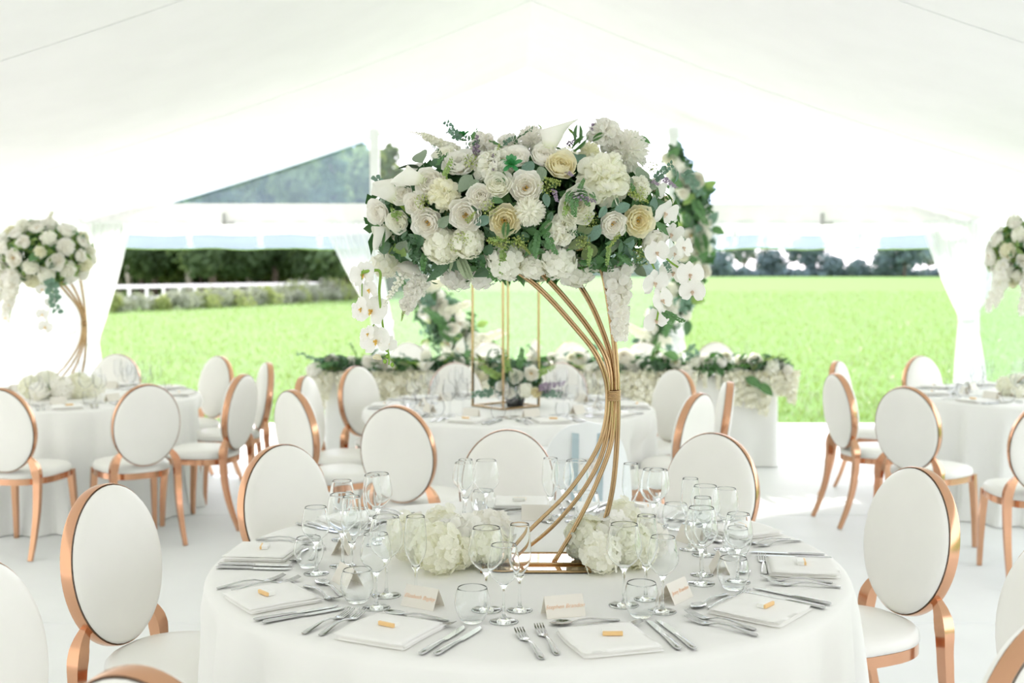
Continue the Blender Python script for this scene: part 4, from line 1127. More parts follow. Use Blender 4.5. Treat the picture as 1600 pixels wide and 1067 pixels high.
st = thing('tall_gold_stand', 'tall gold flower stand of bundled curved rods on a mirrored plate', 'flower stand', (FC.x, 3.27, TZ + .001))
inv = Matrix.Translation((-FC.x, -3.27, -TZ - .001))
L_ = lambda px, py, y: inv @ P(px, py, y)
rods = [[(796, 415, 3.16), (843, 451, 3.19), (896, 508, 3.22), (935, 560, 3.24), (950, 617, 3.26), (938, 690, 3.26), (893, 762, 3.25), (838, 818, 3.24), (772, 874, 3.24)],
        [(832, 411, 3.24), (882, 465, 3.25), (920, 513, 3.26), (948, 562, 3.27), (954, 617, 3.27), (945, 695, 3.27), (915, 760, 3.27), (862, 824, 3.28), (800, 880, 3.30)],
        [(882, 410, 3.32), (918, 465, 3.30), (940, 513, 3.29), (955, 562, 3.28), (959, 617, 3.275), (955, 690, 3.27), (930, 760, 3.27), (898, 824, 3.27), (866, 882, 3.27)],
        [(924, 384, 3.26), (943, 429, 3.26), (955, 500, 3.265), (962, 560, 3.27), (965, 617, 3.27), (964, 690, 3.28), (956, 770, 3.29), (938, 830, 3.30), (908, 876, 3.31)]]
for rd in rods:
    pts = [L_(*q) for q in rd]; pts[-1].z = .006
    c = spline(pts, 7); mb = MB()
    for s in (-1, 1): mb.tube([p + Vector((s * .0036, 0, s * .0016)) for p in c], .0044, 8)
    ob('rod', (mb, M_BRONZE), st)
wc = L_(958, 617, 3.272); mb = MB()
for k in range(7):
    z = wc.z - .012 + k * .0042
    mb.tube([(wc.x + .020 * math.cos(2 * PI * j / 24), wc.y + .022 * math.sin(2 * PI * j / 24), z + .002 * math.sin(2 * PI * j / 24)) for j in range(25)], .0024, 6, False)
ob('binding', (mb, M_BRONZE), st)
mb = MB(); pc = L_(836, 885, 3.27)
mb.bbox((pc.x, 0, .0035), (.300, .21, .005), .001); ob('base_plate', (mb, M_PLATE, False), st)
mb = MB()
for yy in (-.107, .107): mb.tube([(pc.x - .155, yy, .005), (pc.x + .155, yy, .005)], .004, 8)
for xx in (-.153, .153): mb.tube([(pc.x + xx, -.107, .005), (pc.x + xx, .107, .005)], .004, 8)
mb.tube([(pc.x - .15, -.035, .009), (pc.x + .15, -.035, .009)], .0038, 8)
ob('base_rim', (mb, M_BRONZE), st)
mb = MB(); tc_ = L_(860, 402, 3.27); mb.tube([(tc_.x + .19 * math.cos(2 * PI * k / 32), tc_.y + .16 * math.sin(2 * PI * k / 32), tc_.z + .02) for k in range(33)], .006, 8, False); ob('top_ring', (mb, M_BRONZE), st)

fl = thing('flower_centrepiece', 'large arrangement of white roses, callas and orchids on the tall gold stand', 'flower arrangement', FC)
C0 = Vector((0, 0, 0)); rg = random.Random(21)
def onf(zx, zy, push=0.0, nb=.35):
    px, py = zp(zx, zy); p, n = ell(FC, FA, px, py)
    v = (Vector((0, 0, CAMZ)) - p).normalized(); n = (n + v * nb).normalized()
    return p - FC + n * push, n
PXM = 3.05 / F * .35625                     # metres per study-crop pixel at the front of the flowers
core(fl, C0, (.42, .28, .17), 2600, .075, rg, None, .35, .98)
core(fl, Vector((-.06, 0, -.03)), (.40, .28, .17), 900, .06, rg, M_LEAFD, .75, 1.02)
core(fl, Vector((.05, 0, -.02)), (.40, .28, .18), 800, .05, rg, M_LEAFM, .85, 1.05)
FLW = [('garden_rose.w', 385, 312, 126), ('rosette.w', 370, 462, 124), ('rosette.w', 535, 432, 132), ('peony.w', 598, 358, 104), ('rosette.w', 792, 328, 130), ('garden_rose.w', 868, 205, 116), ('rosette.w', 1160, 468, 110), ('garden_rose.w', 1325, 526, 108), ('garden_rose.w', 290, 648, 120), ('peony.w', 168, 425, 108), ('peony.w', 318, 392, 96),
       ('ruffled_peony.l', 432, 352, 128), ('garden_rose.c', 942, 246, 130), ('rosette.c', 700, 455, 126), ('rosette.c', 1268, 455, 130), ('peony.i', 250, 458, 96),
       ('hydrangea.a', 430, 560, 170), ('hydrangea.a', 540, 545, 150), ('ruffled_peony.h', 1130, 290, 212), ('hydrangea.b', 700, 622, 180), ('hydrangea.b', 820, 640, 130), ('hydrangea.b', 930, 620, 170), ('peony.i', 1010, 395, 150), ('ruffled_peony.i', 655, 238, 150), ('peony.w', 505, 236, 130), ('chrysanthemum.w', 1222, 180, 180), ('ruffled_peony.w', 1130, 100, 140), ('chrysanthemum.w', 815, 135, 120), ('chrysanthemum.l', 1066, 185, 96), ('chrysanthemum.i', 806, 418, 132), ('peony.w', 745, 210, 112), ('ruffled_peony.w', 606, 150, 110), ('peony.i', 440, 205, 100), ('peony.i', 670, 320, 110), ('hydrangea.b', 180, 640, 130), ('ruffled_peony.i', 938, 500, 124), ('hydrangea.w', 490, 690, 140), ('hydrangea.b', 1010, 672, 150), ('ruffled_peony.w', 715, 150, 100), ('peony.w', 272, 355, 92), ('ruffled_peony.i', 1275, 330, 100), ('hydrangea.w', 600, 690, 120)]
for i, (k, x, y, d) in enumerate(FLW):
    p, n = onf(x, y, .016)
    if y > 560: n = (n + Vector((0, -.2, -.35))).normalized()
    if y < 190: n = (n + Vector((0, -.25, .3))).normalized()
    sc = d * PXM / 2 * {'g': 1.2, 'r': 1.14, 'p': 1.18, 'h': 1.12, 'c': 1.16}[k[0]]
    if k[:3] == 'ros': sc *= 1.0
    if k[:3] == 'ruf': sc *= 1.1
    flower(k, fl, p, n + Vector((rg.uniform(-.14, .14), rg.uniform(-.1, .1), rg.uniform(-.12, .14))), sc, rg.uniform(0, 6))
# flowers round the sides and back, for which the same kinds go on
gk = ['garden_rose.w', 'rosette.w', 'peony.i', 'hydrangea.b', 'ruffled_peony.w', 'garden_rose.c', 'chrysanthemum.i', 'peony.w']
for i in range(46):
    t = (i + .5) / 46; z = 1 - 2 * t; a = i * 2.39996; d = Vector((math.sqrt(1 - z * z) * math.cos(a), math.sqrt(1 - z * z) * math.sin(a), z))
    if d.y < .12: continue
    p = Vector((d.x * FA[0], d.y * FA[1], d.z * FA[2])) * .96; n = Vector((d.x / FA[0], d.y / FA[1], d.z / FA[2]))
    flower(gk[i % 8], fl, p, n, rg.uniform(.042, .058), rg.uniform(0, 6))
# calla lilies: base and tip measured, broad side towards the open top
def calla(b0, b1, dy0, dy1, face, w=1.0):
    p0, _ = onf(*b0); a = P(*zp(*b0), 3.3 + dy0) - FC; b = P(*zp(*b1), 3.3 + dy1) - FC
    d = b - a; M = along(a, Vector(face) - d.normalized() * Vector(face).dot(d.normalized()), d, d.length)
    # local +Z must run along d and +X along face
    z = d.normalized(); x = Vector(face); x = (x - z * x.dot(z)).normalized(); y = z.cross(x)
    M = Matrix.Translation(a) @ Matrix((x, y, z)).transposed().to_4x4() @ Matrix.Diagonal((d.length * w, d.length * w, d.length, 1))
    o = ob('calla_lily', CAL, fl, M); ob('spadix', CALS, o); ob('stem', CALT, o)
calla((882, 195), (925, -5), -.22, -.22, (1, -.3, .1), 1.05)
calla((372, 295), (190, 248), -.24, -.28, (-.1, -.75, -.5), .85)
calla((240, 392), (118, 268), -.20, -.24, (-.35, -.9, .15), 1.0)
calla((222, 488), (82, 560), -.14, -.18, (-.2, -.75, -.6), 1.0)
# orchids: right-hand cascade and the left hanging spray
ORX = [(1352, 322, 120), (1398, 428, 120), (1425, 520, 110), (1478, 582, 100), (1352, 735, 118), (1436, 688, 112), (1508, 700, 112), (1384, 815, 112), (1358, 898, 112), (1522, 772, 106), (1362, 604, 104), (1440, 605, 90)]
sp_ = []
for i, (x, y, d) in enumerate(ORX):
    t = max(0, (y - 320) / 580); p = P(*zp(x, y), 3.17 - .05 * math.sin(i * 2.1)) - FC; sp_.append(p)
    n = Vector((rg.uniform(-.3, 1.1), -1, rg.uniform(-.8, .4)))
    flower('orchid', fl, p, n, d * PXM / 2 * 1.2, rg.uniform(-.6, .6))
for pts in ([(1250, 480), (1345, 560), (1420, 640), (1500, 700), (1530, 790)], [(1260, 500), (1330, 620), (1380, 760), (1365, 900)]):
    mb = MB(); mb.tube(spline([P(*zp(*q), 3.20) - FC for q in pts], 5), .0028, 6); ob('orchid_stem', (mb, M_STEM), fl)
stem = [(70, 690), (125, 680), (152, 692), (148, 780), (158, 880), (172, 980), (190, 1050), (190, 1095)]
mb = MB(); SPT = spline([P(*zp(*q), 3.14) - FC for q in stem], 6); mb.tube(SPT, [.0046 - .0026 * k / (len(SPT) - 1) for k in range(len(SPT))], 7)
for q in ((186, 1030), (190, 1058), (183, 1080), (192, 1095)):
    p = P(*zp(*q), 3.14) - FC + Vector((rg.uniform(-.008, .008), 0, 0)); mb.lathe([(0, -.007), (.005, -.003), (.0055, .003), (0, .008)], 6, Matrix.Translation(p))
ob('orchid_stem', (mb, M_STEM), fl)
for x, y, d, rl, nn in ((78, 700, 130, .3, (-.4, -1, .2)), (105, 765, 110, .2, (-.5, -.8, -.2)), (115, 860, 165, -.2, (-.25, -1, .35)), (70, 850, 120, .5, (-.8, -.8, .1)), (135, 990, 150, .15, (-.3, -1, .1)), (185, 1000, 84, -.6, (.5, -1, 0)), (100, 960, 90, .3, (-.6, -.8, .3))):
    p = P(*zp(x, y), 3.15) - FC; flower('orchid', fl, p, nn, d * PXM / 2 * 1.05, rl, LIPY)
    mb = MB(); q = min(SPT, key=lambda s: (s - p).length - (s.z - p.z) * .6); mb.tube(spline([q, (q + p) / 2 + Vector((0, .008, .012)), p], 4), .0017, 5); ob('orchid_stem', (mb, M_STEM), fl)
p = P(*zp(140, 1058), 3.13) - FC; ob('orchid_bud', FM['garden_rose.c'], fl, aim(p, (-.2, -.3, -1), 0, .015))['label'] = 'yellow-green orchid bud'
# hanging and upright spikes
A = lambda x, y, yy=3.15: P(*zp(x, y), yy) - FC
def span(kind, a, b, ya=3.15, yb=3.12, up=(0, -1, .2)):
    p, q = A(*a, ya), A(*b, yb); sprig(kind, fl, p, q - p, up, (q - p).length)
span('wist', (1195, 640), (1205, 985), 3.2, 3.2); span('wist', (1225, 650), (1180, 880), 3.24, 3.24)
span('white_bud', (262, 690), (165, 840)); span('stock', (500, 165), (335, 85), 3.2, 3.16, (0, -1, 1)); span('white_bud', (350, 88), (268, 70), 3.16, 3.15)
for x, y, d in ((300, 770, 110), (270, 830, 84), (330, 735, 90)):
    flower('ruffled_peony.w', fl, A(x, y, 3.16), (-.2, -1, -.3), d * PXM / 2, rg.uniform(0, 6))
span('bud', (255, 860), (245, 905)); span('wist', (330, 700), (260, 870), 3.17, 3.15)
# large single leaves
LV = [('sage', 640, 440, 560, 472), ('sage', 790, 285, 815, 215), ('sage', 1012, 230, 1005, 140), ('sage', 1105, 470, 1045, 545), ('sage', 1130, 400, 1095, 448), ('sage', 1165, 412, 1240, 395), ('sage', 1240, 560, 1175, 660), ('sage', 1250, 525, 1190, 580), ('sage', 870, 350, 885, 410), ('olive', 1050, 515, 960, 568), ('olive', 1062, 540, 1048, 640), ('olive', 1045, 460, 1005, 505), ('olive', 1025, 500, 1080, 480),
      ('vein', 350, 235, 325, 160), ('vein', 520, 250, 490, 185), ('vein', 560, 280, 500, 355), ('vein', 860, 305, 850, 240), ('vein', 270, 500, 205, 460), ('vein', 280, 530, 262, 590), ('vein', 420, 480, 470, 432), ('vein', 1265, 300, 1300, 262), ('vein', 1275, 310, 1352, 338), ('vein', 1255, 620, 1310, 680), ('vein', 1245, 320, 1205, 285), ('vein', 480, 268, 450, 250), ('vein', 590, 300, 540, 350),
      ('dark', 400, 220, 440, 262), ('dark', 380, 235, 445, 240), ('dark', 215, 540, 115, 580), ('dark', 240, 560, 180, 545), ('long', 470, 620, 350, 745), ('long', 440, 620, 370, 690), ('dark', 270, 700, 310, 770), ('mid', 265, 690, 290, 772), ('dark', 750, 490, 700, 505), ('dark', 770, 500, 810, 520), ('dark', 1180, 370, 1150, 410), ('mid', 700, 310, 640, 250), ('dark', 555, 400, 600, 430), ('dark', 900, 420, 880, 470), ('mid', 640, 370, 700, 385), ('dark', 300, 330, 265, 320), ('mid', 180, 480, 130, 470), ('dark', 1140, 560, 1100, 600), ('dark', 1160, 600, 1130, 650), ('mid', 1100, 590, 1075, 660), ('dark', 1300, 400, 1340, 440), ('sage', 1320, 420, 1335, 360), ('light', 860, 100, 840, 75), ('mid', 1270, 130, 1335, 158), ('sage', 1440, 300, 1462, 238), ('sage', 1490, 265, 1508, 232), ('sage', 1480, 255, 1535, 248), ('light', 245, 590, 232, 540), ('light', 255, 585, 262, 540), ('stripe', 500, 620, 545, 740), ('stripe', 490, 625, 525, 735), ('stripe', 510, 615, 560, 730), ('stripe', 470, 630, 455, 690), ('mid', 330, 480, 345, 545), ('dark', 350, 500, 320, 560), ('dark', 330, 560, 350, 610), ('dark', 610, 590, 580, 640), ('mid', 870, 540, 905, 570), ('dark', 640, 545, 615, 600)]
for kd, x0, y0, x1, y1 in LV:
    p, n = onf(x0, y0, .022); q, n2 = onf(x1, y1, .026)
    d = q - p; 
    if d.length > .09: d *= .09 / d.length * (1.5 if kd in ('long', 'stripe') else 1)
    if kd == 'stripe' or kd == 'long' or kd == 'sage' and x0 > 1400: p = A(x0, y0, 3.12); d = A(x1, y1, 3.10) - p
    leaf(kd, fl, p, d, n + Vector((rg.uniform(-.3, .3), -.3, rg.uniform(-.2, .3))), d.length * 1.02)
# leaves filling the gaps over the whole surface
for i in range(64):
    t = (i + .5) / 64; z = 1 - 2 * t; a = i * 2.39996 + .4; d = Vector((math.sqrt(1 - z * z) * math.cos(a), math.sqrt(1 - z * z) * math.sin(a), z))
    p = Vector((d.x * FA[0], d.y * FA[1], d.z * FA[2])) * .94; n = Vector((d.x / FA[0], d.y / FA[1], d.z / FA[2])).normalized()
    leaf(('dark', 'mid', 'vein', 'dark', 'mid', 'olive', 'dark')[i % 7], fl, p, n.orthogonal() * math.cos(i) + n.cross(n.orthogonal()) * math.sin(i) + n * .55, n, rg.uniform(.05, .08))
# sprigs
for kd, a, b in (('green', (1000, 330), (985, 430)), ('green', (1020, 320), (1040, 400)), ('green', (985, 340), (955, 390)), ('white_bud', (1000, 400), (992, 468)), ('mauve', (1330, 290), (1365, 310)), ('mauve', (1370, 270), (1440, 320)), ('euc', (1350, 290), (1430, 225)), ('mauve', (960, 270), (980, 305)), ('mauve', (905, 330), (915, 385)), ('budpurple', (575, 205), (585, 165)), ('budpurple', (1060, 80), (1150, 170)), ('budpurple', (870, 155), (930, 150)),
                 ('fern', (990, 160), (1060, 100)), ('fern', (1100, 130), (1180, 180)), ('fern', (1080, 110), (1130, 90)), ('green', (850, 480), (830, 560)), ('green', (860, 470), (900, 550)), ('light', (700, 560), (690, 620)), ('light', (720, 530), (640, 520)), ('umbel', (560, 240), (560, 230)), ('umbel', (360, 385), (362, 378)), ('umbel', (635, 405), (640, 398)), ('umbel', (530, 515), (533, 508)), ('umbel', (880, 330), (884, 322)), ('umbel', (1285, 590), (1290, 590)), ('umbel', (1260, 360), (1264, 352)), ('umbel', (700, 530), (702, 524)), ('umbel', (760, 530), (765, 524)),
                 ('dark', (280, 480), (330, 580)), ('dark', (330, 560), (380, 640)), ('dark', (300, 580), (350, 560)), ('dark', (1090, 560), (1080, 680)), ('dark', (1130, 590), (1160, 680)), ('dark', (1180, 520), (1250, 610)), ('green', (610, 560), (600, 660)), ('green', (620, 600), (650, 720)), ('dark', (560, 570), (580, 660)), ('green', (350, 600), (340, 680)), ('euc', (230, 390), (190, 330)), ('light', (260, 330), (290, 320)), ('light', (230, 430), (290, 440)), ('bud', (620, 530), (700, 545)), ('bud', (740, 520), (800, 560)), ('green', (550, 110), (585, 70)), ('dark', (560, 150), (470, 150)), ('dark', (520, 140), (585, 125)), ('euc', (500, 120), (440, 40)), ('euc', (690, 130), (740, 110)), ('light', (1000, 130), (960, 150)), ('fern', (700, 700), (712, 750)), ('euc', (1400, 640), (1420, 690)), ('green', (1380, 860), (1470, 910))):
    yy = 3.1 if b[1] < 140 or b[1] > 640 or b[0] > 1300 else None
    if kd == 'umbel':
        p, n = onf(*a, .03); ob('flower_umbel', SP['umbel'], fl, aim(p, n, 0, .026)); continue
    if yy: p, q = A(*a, 3.12), A(*b, 3.09)
    else: p, n_ = onf(*a, .02); q, n_ = onf(*b, .045)
    d = q - p; l = min(max(d.length, .045), .14); sprig(kd, fl, p, d, (0, -1, .4), l * 1.15)
for i in range(44):
    x, y = rg.uniform(170, 1380), rg.uniform(150, 640)
    if ((x - 770) / 640) ** 2 + ((y - 400) / 270) ** 2 > 1: continue
    p, n = onf(x, y, .02); a = rg.uniform(0, 6.28); up = n.orthogonal().normalized(); d = up * math.cos(a) + n.cross(up) * math.sin(a) + n * .7
    kd = ('light', 'bud', 'green', 'umbel', 'dark', 'fern', 'light', 'budpurple')[i % 8]
    if kd == 'umbel': ob('flower_umbel', SP['umbel'], fl, aim(p + n * .012, n, a, .024))
    else: sprig(kd, fl, p, d, n, rg.uniform(.05, .08))
p, n = onf(728, 248, .035); ob('star_leaf_rosette', SP['star'], fl, aim(p, n, .3, .033)); p, n = onf(520, 140, .03); ob('star_leaf_rosette', SP['star'], fl, aim(p, n + Vector((0, 0, 1)), .3, .036))

# hydrangea heads lying on the near table either side of the plate
def heads(label, lst, group, ox, oy):
    t = thing('hydrangea_cluster', label, 'flower cluster', (ox, oy, TZ + .001), 0, group)
    for k, (px, py, y, r) in enumerate(lst):
        p = P(px, py, y); p.z = max(p.z, TZ + .88 * r + .004)
        flower(('hydrangea.a', 'hydrangea.b', 'hydrangea.w')[k % 3], t, p - Vector(t.location), Vector((rg.uniform(-.35, .35), -.75, .75)), r, rg.uniform(0, 6))
    c = sum((P(a, b, y) for a, b, y, r in lst), Vector()) / len(lst); c.z = TZ + .06
    core(t, c - Vector(t.location), (.12, .09, .045), 240, .05, rg, M_LEAFM)
    return t
heads('cream hydrangea heads on the near table, left of the gold plate', [(684, 872, 3.16, .083), (640, 834, 3.32, .076), (725, 842, 3.30, .080), (765, 878, 3.22, .066), (690, 822, 3.46, .074), (765, 838, 3.42, .074), (720, 884, 3.2, .055)], 'hydrangea heads on the near table', P(690, 880, 3.25).x, 3.3)
heads('cream hydrangea heads on the near table, right of the gold plate', [(918, 850, 3.30, .078), (938, 888, 3.16, .066), (958, 836, 3.30, .082), (990, 866, 3.22, .072), (972, 806, 3.44, .064), (1014, 852, 3.34, .066), (1000, 888, 3.22, .050)], 'hydrangea heads on the near table', P(955, 880, 3.25).x, 3.3)

# ------------------------------------------------------------------ stands and flower balls of the left and right tables
def copy_stand(loc, rz, label):
    r = thing('tall_gold_stand', label, 'flower stand', loc, rz)
    for ch in st.children:
        c = ch.copy(); COL.objects.link(c); c.parent = r
    return r
def ball(label, c, ax, seed, spray):
    g = random.Random(seed); t = thing('flower_ball', label, 'flower arrangement', c, 0, 'flower balls on the outer tables')
    core(t, C0, ax, 700, .09, g, M_LEAFM, .5, .97); core(t, C0, ax, 400, .08, g, M_LEAFL, .8, 1.0)
    ks = ['garden_rose.w', 'chrysanthemum.w', 'hydrangea.b', 'chrysanthemum.i', 'rosette.w', 'ruffled_peony.i', 'peony.w', 'hydrangea.w', 'ruffled_peony.l', 'garden_rose.w']
    N = 54
    for i in range(N):
        tt = (i + .5) / N; z = 1 - 1.85 * tt; a = i * 2.39996 + seed; d = Vector((math.sqrt(max(0, 1 - z * z)) * math.cos(a), math.sqrt(max(0, 1 - z * z)) * math.sin(a), z))
        p = Vector((d.x * ax[0], d.y * ax[1], d.z * ax[2])); flower(ks[(i * 7 + i // 3) % 10], t, p, Vector((d.x / ax[0], d.y / ax[1], d.z / ax[2])), g.uniform(.046, .066), g.uniform(0, 6))
        if i % 2: leaf(('mid', 'light', 'dark')[i % 3], t, p * .98, d.orthogonal() + d * .5, d, g.uniform(.07, .11))
    for k, (dx, dz, n_) in enumerate(spray):
        base = Vector((dx, -.16, -.10)); pts = [base + Vector((.02 * math.sin(j), -.01 * j, -dz * j / 5)) for j in range(6)]
        mb = MB(); mb.tube(spline(pts, 3), .003, 5); ob('orchid_stem', (mb, M_STEM), t)
        for j in range(n_):
            q = pts[0].lerp(pts[-1], (j + .6) / n_); flower('orchid', t, q + Vector((g.uniform(-.04, .04), -.02, 0)), (g.uniform(-.4, .4), -1, g.uniform(-.2, .3)), g.uniform(.04, .052), g.uniform(-.4, .4), LIPY)
    sprig('wist2', t, (-ax[0] * .8, -.1, -.05), (-.3, 0, -1), (0, -1, 0), .36); sprig('stock', t, (ax[0] * .1, -.05, ax[2] * .9), (.5, 0, 1), (0, -1, 0), .11); sprig('euc', t, (ax[0] * .4, -.2, -ax[2] * .6), (.3, -.2, -1), (0, -1, 0), .28)
    sprig('wist2', t, (-ax[0] * .4, -.2, -ax[2] * .5), (-.2, -.1, -1), (0, -1, 0), .3)
    return t
s2 = P(99, 560, 7.85); b2 = P(70, 398, 7.85)
copy_stand((s2.x - .12, 7.85, TZ + .001), math.radians(38), 'tall gold flower stand rising from the left table')
ball('ball of white flowers and greenery on the left table stand', b2, (.30, .28, .215), 3, ((.10, .42, 5), (-.14, .36, 4)))
s3 = P(1608, 560, 7.9); b3 = P(1618, 395, 7.9)
copy_stand((s3.x - .06, 7.9, TZ + .001), math.radians(-60), 'tall gold flower stand at the right table, cut by the frame edge')
ball('ball of white flowers and orchids at the right frame edge', b3, (.30, .28, .24), 8, ((.02, .30, 5), (-.12, .18, 4)))
pl = b3 + Vector((-.27, -.1, -.02))
heads('white hydrangea heads on the left table round its stand', [(48, 603, 7.7, .09), (72, 598, 7.75, .10), (98, 606, 7.62, .09), (122, 604, 7.7, .10), (145, 606, 7.75, .085), (60, 612, 7.55, .07)], 'hydrangea heads on outer tables', s2.x, 7.7)
heads('white hydrangea heads on the right table at the frame edge', [(1572, 618, 7.86, .075), (1590, 612, 7.98, .085), (1610, 620, 7.84, .075), (1634, 616, 7.92, .085), (1592, 630, 7.74, .055)], 'hydrangea heads on outer tables', s3.x, 7.7)

# ------------------------------------------------------------------ gold frame with low flowers on the middle table
f0 = P(790, 640, 7.19)
t = thing('gold_frame_stand', 'slim square gold frame standing on the middle table', 'flower stand', (f0.x, 7.22, TZ + .001), math.radians(41))
h = .148; H = 1.02
for sx_ in (-1, 1):
    for sy_ in (-1, 1):
        mb = MB(); mb.tube([(sx_ * h, sy_ * h, 0), (sx_ * h, sy_ * h, H)], .0085, 4, rot=PI / 4, ref=(1, 0, 0)); ob('upright', (mb, M_BRONZE, False), t)
for zz in (.006, H):
    for a_ in range(4):
        mb = MB(); M = Matrix.Rotation(a_ * PI / 2, 4, 'Z'); mb.box((0, h, zz), (2 * h + .014, .012, .012), M); ob('crossbar', (mb, M_BRONZE, False), t)
t = thing('low_flower_bowl', 'black pot of greenery and white flowers inside the gold frame', 'flower arrangement', (f0.x + .06, 7.2, TZ + .001))
mb = MB(); mb.lathe([(0, 0), (.05, 0), (.062, .05), (.066, .085), (.06, .085), (.05, .06), (0, .06)], 20); ob('pot', (mb, M_POT), t)
g = random.Random(4); cc = Vector((0, 0, .17)); core(t, cc, (.17, .15, .11), 700, .07, g, M_LEAFD, .3, 1); core(t, cc, (.18, .15, .12), 240, .05, g, M_SAGE, .8, 1.05)
for i, (k, dx, dz, r) in enumerate((('peony.i', .0, .20, .05), ('hydrangea.b', .06, .12, .055), ('garden_rose.w', -.08, .14, .045), ('rosette.w', .1, .22, .05), ('peony.w', -.03, .1, .04), ('garden_rose.c', .13, .1, .04))):
    flower(k, t, Vector((dx, -.13, dz)), (dx * 2, -1, .4), r, i)
for kd, dx, dz, ex, ez, l in (('dark', -.06, .22, -.4, 1, .18), ('light', -.08, .18, -1, .6, .18), ('light', .12, .2, 1, .5, .16), ('euc', .14, .1, 1, -.1, .16), ('mauve', .12, .12, 1, .2, .2), ('euc', -.12, .1, -1, -.1, .16), ('bud', -.1, .2, -.6, .5, .14), ('light', -.04, .2, -.2, 1, .2), ('budpurple', .15, .1, 1, .1, .15), ('green', .02, .24, .2, 1, .16)):
    sprig(kd, t, (dx, -.1, dz), (ex, -.3, ez), (0, -1, .3), l)

# ------------------------------------------------------------------ garland along the long table
t = thing('table_garland', 'long garland of greenery and white flowers along the long table', 'garland', ((HX0 + HX1) / 2, HY0 + .05, TZ + .002))
g = random.Random(17); hl2 = (HX1 - HX0) / 2 + .1
mb = MB()
for i in range(60): pass
for seg in range(9):
    x = -hl2 + (seg + .5) * 2 * hl2 / 9
    core(t, Vector((x, -.02, .075)), (.26, .13, .085), 330, .085, g, (M_LEAFD, M_LEAFM, M_LEAFD)[seg % 3], .3, 1.02)
kk = ['hydrangea.w', 'garden_rose.w', 'ruffled_peony.w', 'peony.i', 'chrysanthemum.w', 'hydrangea.b', 'rosette.w']
for i in range(56):
    x = -hl2 + (i + .5) * 2 * hl2 / 56 + g.uniform(-.04, .04); flower(kk[(i * 3 + i // 7) % 7], t, Vector((x, g.uniform(-.15, -.02), g.uniform(.0, .17))), (g.uniform(-.3, .3), -1, g.uniform(.1, .9)), g.uniform(.042, .078), g.uniform(0, 6))
for i in range(70):
    x = -hl2 + (i + .5) * 2 * hl2 / 70; leaf(('dark', 'sage', 'mid', 'dark', 'olive')[i % 5], t, Vector((x, g.uniform(-.16, 0), g.uniform(.03, .16))), (g.uniform(-1, 1), g.uniform(-.8, .1), g.uniform(-.1, .7)), (0, -.4, 1), g.uniform(.09, .16))
for i in range(26):
    x = -hl2 + (i + .5) * 2 * hl2 / 26; sprig(('euc', 'green', 'dark', 'fern', 'light')[i % 5], t, Vector((x, -.08, .10)), (g.uniform(-1, 1), -.5, g.uniform(-.2, .7)), (0, -.5, 1), g.uniform(.16, .28))
def gcalla(px, py, ex, ez, l):
    p = P(px, py, HY0 - .08) - Vector(t.location); z = Vector((ex, -.3, ez)).normalized(); x = Vector((0, .6, 1)); x = (x - z * x.dot(z)).normalized(); y = z.cross(x)
    o = ob('calla_lily', CAL, t, Matrix.Translation(p) @ Matrix((x, y, z)).transposed().to_4x4() @ Matrix.Scale(l, 4)); ob('spadix', CALS, o); ob('stem', CALT, o)
for q in ((705, 556, .6, .5, .17), (842, 565, -.3, 1, .17), (905, 572, 1, -.15, .17), (620, 575, -.8, .4, .15), (650, 568, .8, -.2, .15)): gcalla(*q)
for px, py, dx in ((1165, 590, .8), (1060, 560, -.7), (1185, 600, .6)):
    p = P(px, py, HY0 - .12) - Vector(t.location); leaf('mid', t, p, (dx, -.4, -.45 if dx > 0 else .3), (0, -1, .5), .17)
# white blossom skirt hanging from the garland
wg = random.Random(31)
for x0, x1, dens, dep in ((-hl2 - .03, -hl2 + .42, .8, .3), (-hl2 + .4, .55, 1, .36), (.5, 1.1, .9, .26), (1.1, hl2 - .5, .35, .22), (hl2 - .48, hl2 + .06, .9, .27)):
    m_ = int((x1 - x0) * 44 * dens)
    for k in range(m_):
        x = x0 + (k + wg.random()) * (x1 - x0) / m_; l = dep * wg.choice((.35, .55, .7, .85, 1.0, 1.25)) * wg.uniform(.85, 1.15)
        if len([c for c in t.children if c.name.startswith('wisteria')]) > 200: break
        ob('wisteria_raceme', FM['skirt'] if 'skirt' in FM else fm('skirt', florets_mb(12, 30, 1, .10, .13), M_SKIRT), t, along(Vector((x, wg.uniform(-.13, -.09), .05)), (wg.uniform(-.12, .12), -.02, -1), (0, -1, 0), l))

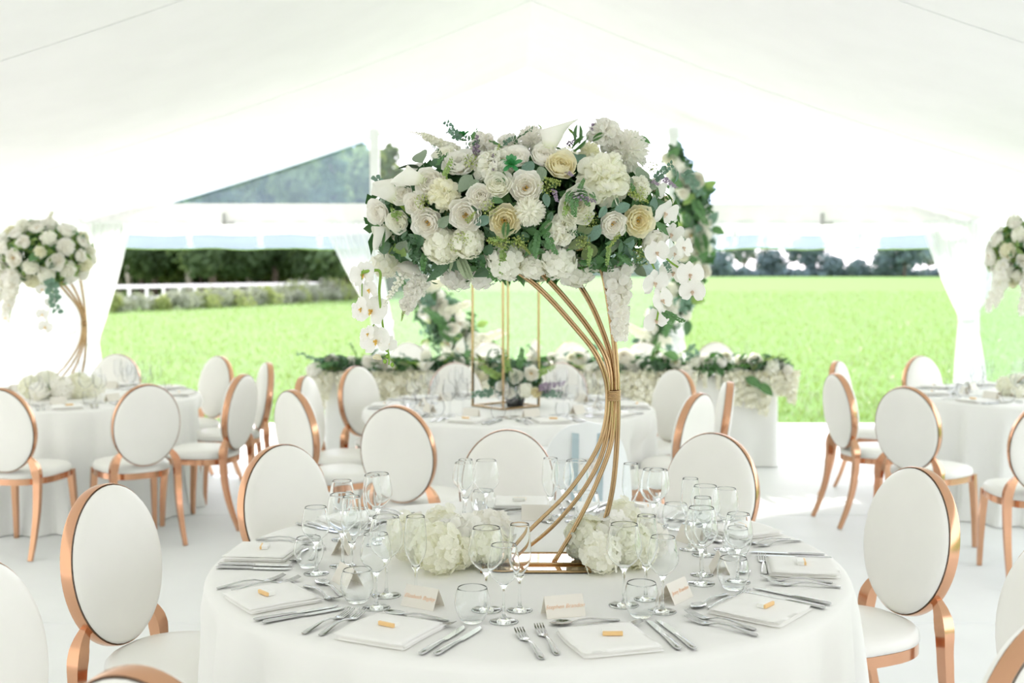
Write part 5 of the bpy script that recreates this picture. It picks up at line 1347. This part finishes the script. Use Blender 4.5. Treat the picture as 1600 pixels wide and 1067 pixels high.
# ------------------------------------------------------------------ floral hoop behind the long table
hc = P(866, 365, 11.2); HR = 220 * 11.2 / F
g = random.Random(23)
def arc(label, a0, a1, n, wd, foot):
    f = Vector((foot, 11.2, 0)); t = thing('floral_column', label, 'flower column', f, 0, 'floral columns behind the long table')
    cs = []
    for i in range(n):
        a = math.radians(a0 + (a1 - a0) * (i + .5) / n); c = Vector((hc.x + HR * math.cos(a), 11.2, hc.z + HR * math.sin(a))) - f; cs.append(c); tw = wd * (.55 + .45 * math.sin(PI * (i + .5) / n))
        core(t, c, (tw, tw * .8, tw), int(200 * wd / .2), .10, g, (M_LEAFD, M_LEAFM, M_SAGE, M_LEAFD)[i % 4], .2, 1.1)
        for k in range(3):
            q = c + Vector((g.uniform(-1, 1), -g.uniform(.5, 1), g.uniform(-1, 1))) * tw; flower(kk[g.randrange(7)], t, q, (g.uniform(-.5, .5), -1, g.uniform(-.2, .5)), g.uniform(.05, .09), g.uniform(0, 6))
        for k in range(3):
            q = c + Vector((g.uniform(-1, 1), -g.uniform(.3, .9), g.uniform(-1, 1))) * tw; leaf(('dark', 'sage', 'mid', 'light')[g.randrange(4)], t, q, (g.uniform(-1, 1), -.4, g.uniform(-1, 1)), (0, -1, 0), g.uniform(.12, .2))
        if i % 2: sprig(('euc', 'green', 'fern', 'stock')[i // 2 % 4], t, c + Vector((0, -tw * .7, 0)), (math.cos(a + 1.5 * (-1) ** i), -.4, math.sin(a + 1.5 * (-1) ** i)), (0, -1, 0), .34)
    mb = MB(); mb.tube(spline([(0, 0, .02), (0, 0, .3)] + cs[::-1][:: max(1, len(cs) // 5)] if cs[0].z > cs[-1].z else [(0, 0, .02), (0, 0, .3)] + cs[:: max(1, len(cs) // 5)], 5), .014, 8); ob('pole', (mb, M_BRONZE), t)
    mb = MB(); mb.lathe([(0, .001), (.2, .001), (.2, .012), (.03, .02), (0, .02)], 28); ob('foot', (mb, M_BRONZE), t)
    for a, l in ((203, .4), (215, .35), (232, .4), (-48, .35), (-20, .3)):
        if (a > 100) != (a0 > 100): continue
        a = math.radians(a); sprig('stock', t, Vector((hc.x + HR * math.cos(a), 11.05, hc.z + HR * math.sin(a))) - f, (.9 if math.cos(a) < 0 else -.6, -.2, .35), (0, -1, 0), l)
    return t
arc('tall curving column of greenery and white flowers behind the long table, right', 35, -52, 15, .20, P(985, 500, 11.2).x)
t = arc('low column of greenery and white callas behind the long table, left', 205, 238, 7, .24, P(705, 500, 11.2).x)
for px, py, ex, ez in ((668, 530, -.3, -1), (690, 535, .4, -.8), (672, 505, -.5, .8)):
    p = P(px, py, 11.0) - Vector(t.location); z = Vector((ex, -.3, ez)).normalized(); x = Vector((0, .6, .7)); x = (x - z * x.dot(z)).normalized(); y = z.cross(x)
    o = ob('calla_lily', CAL, t, Matrix.Translation(p) @ Matrix((x, y, z)).transposed().to_4x4() @ Matrix.Scale(.2, 4)); ob('spadix', CALS, o)
bpy.context.view_layer.update()
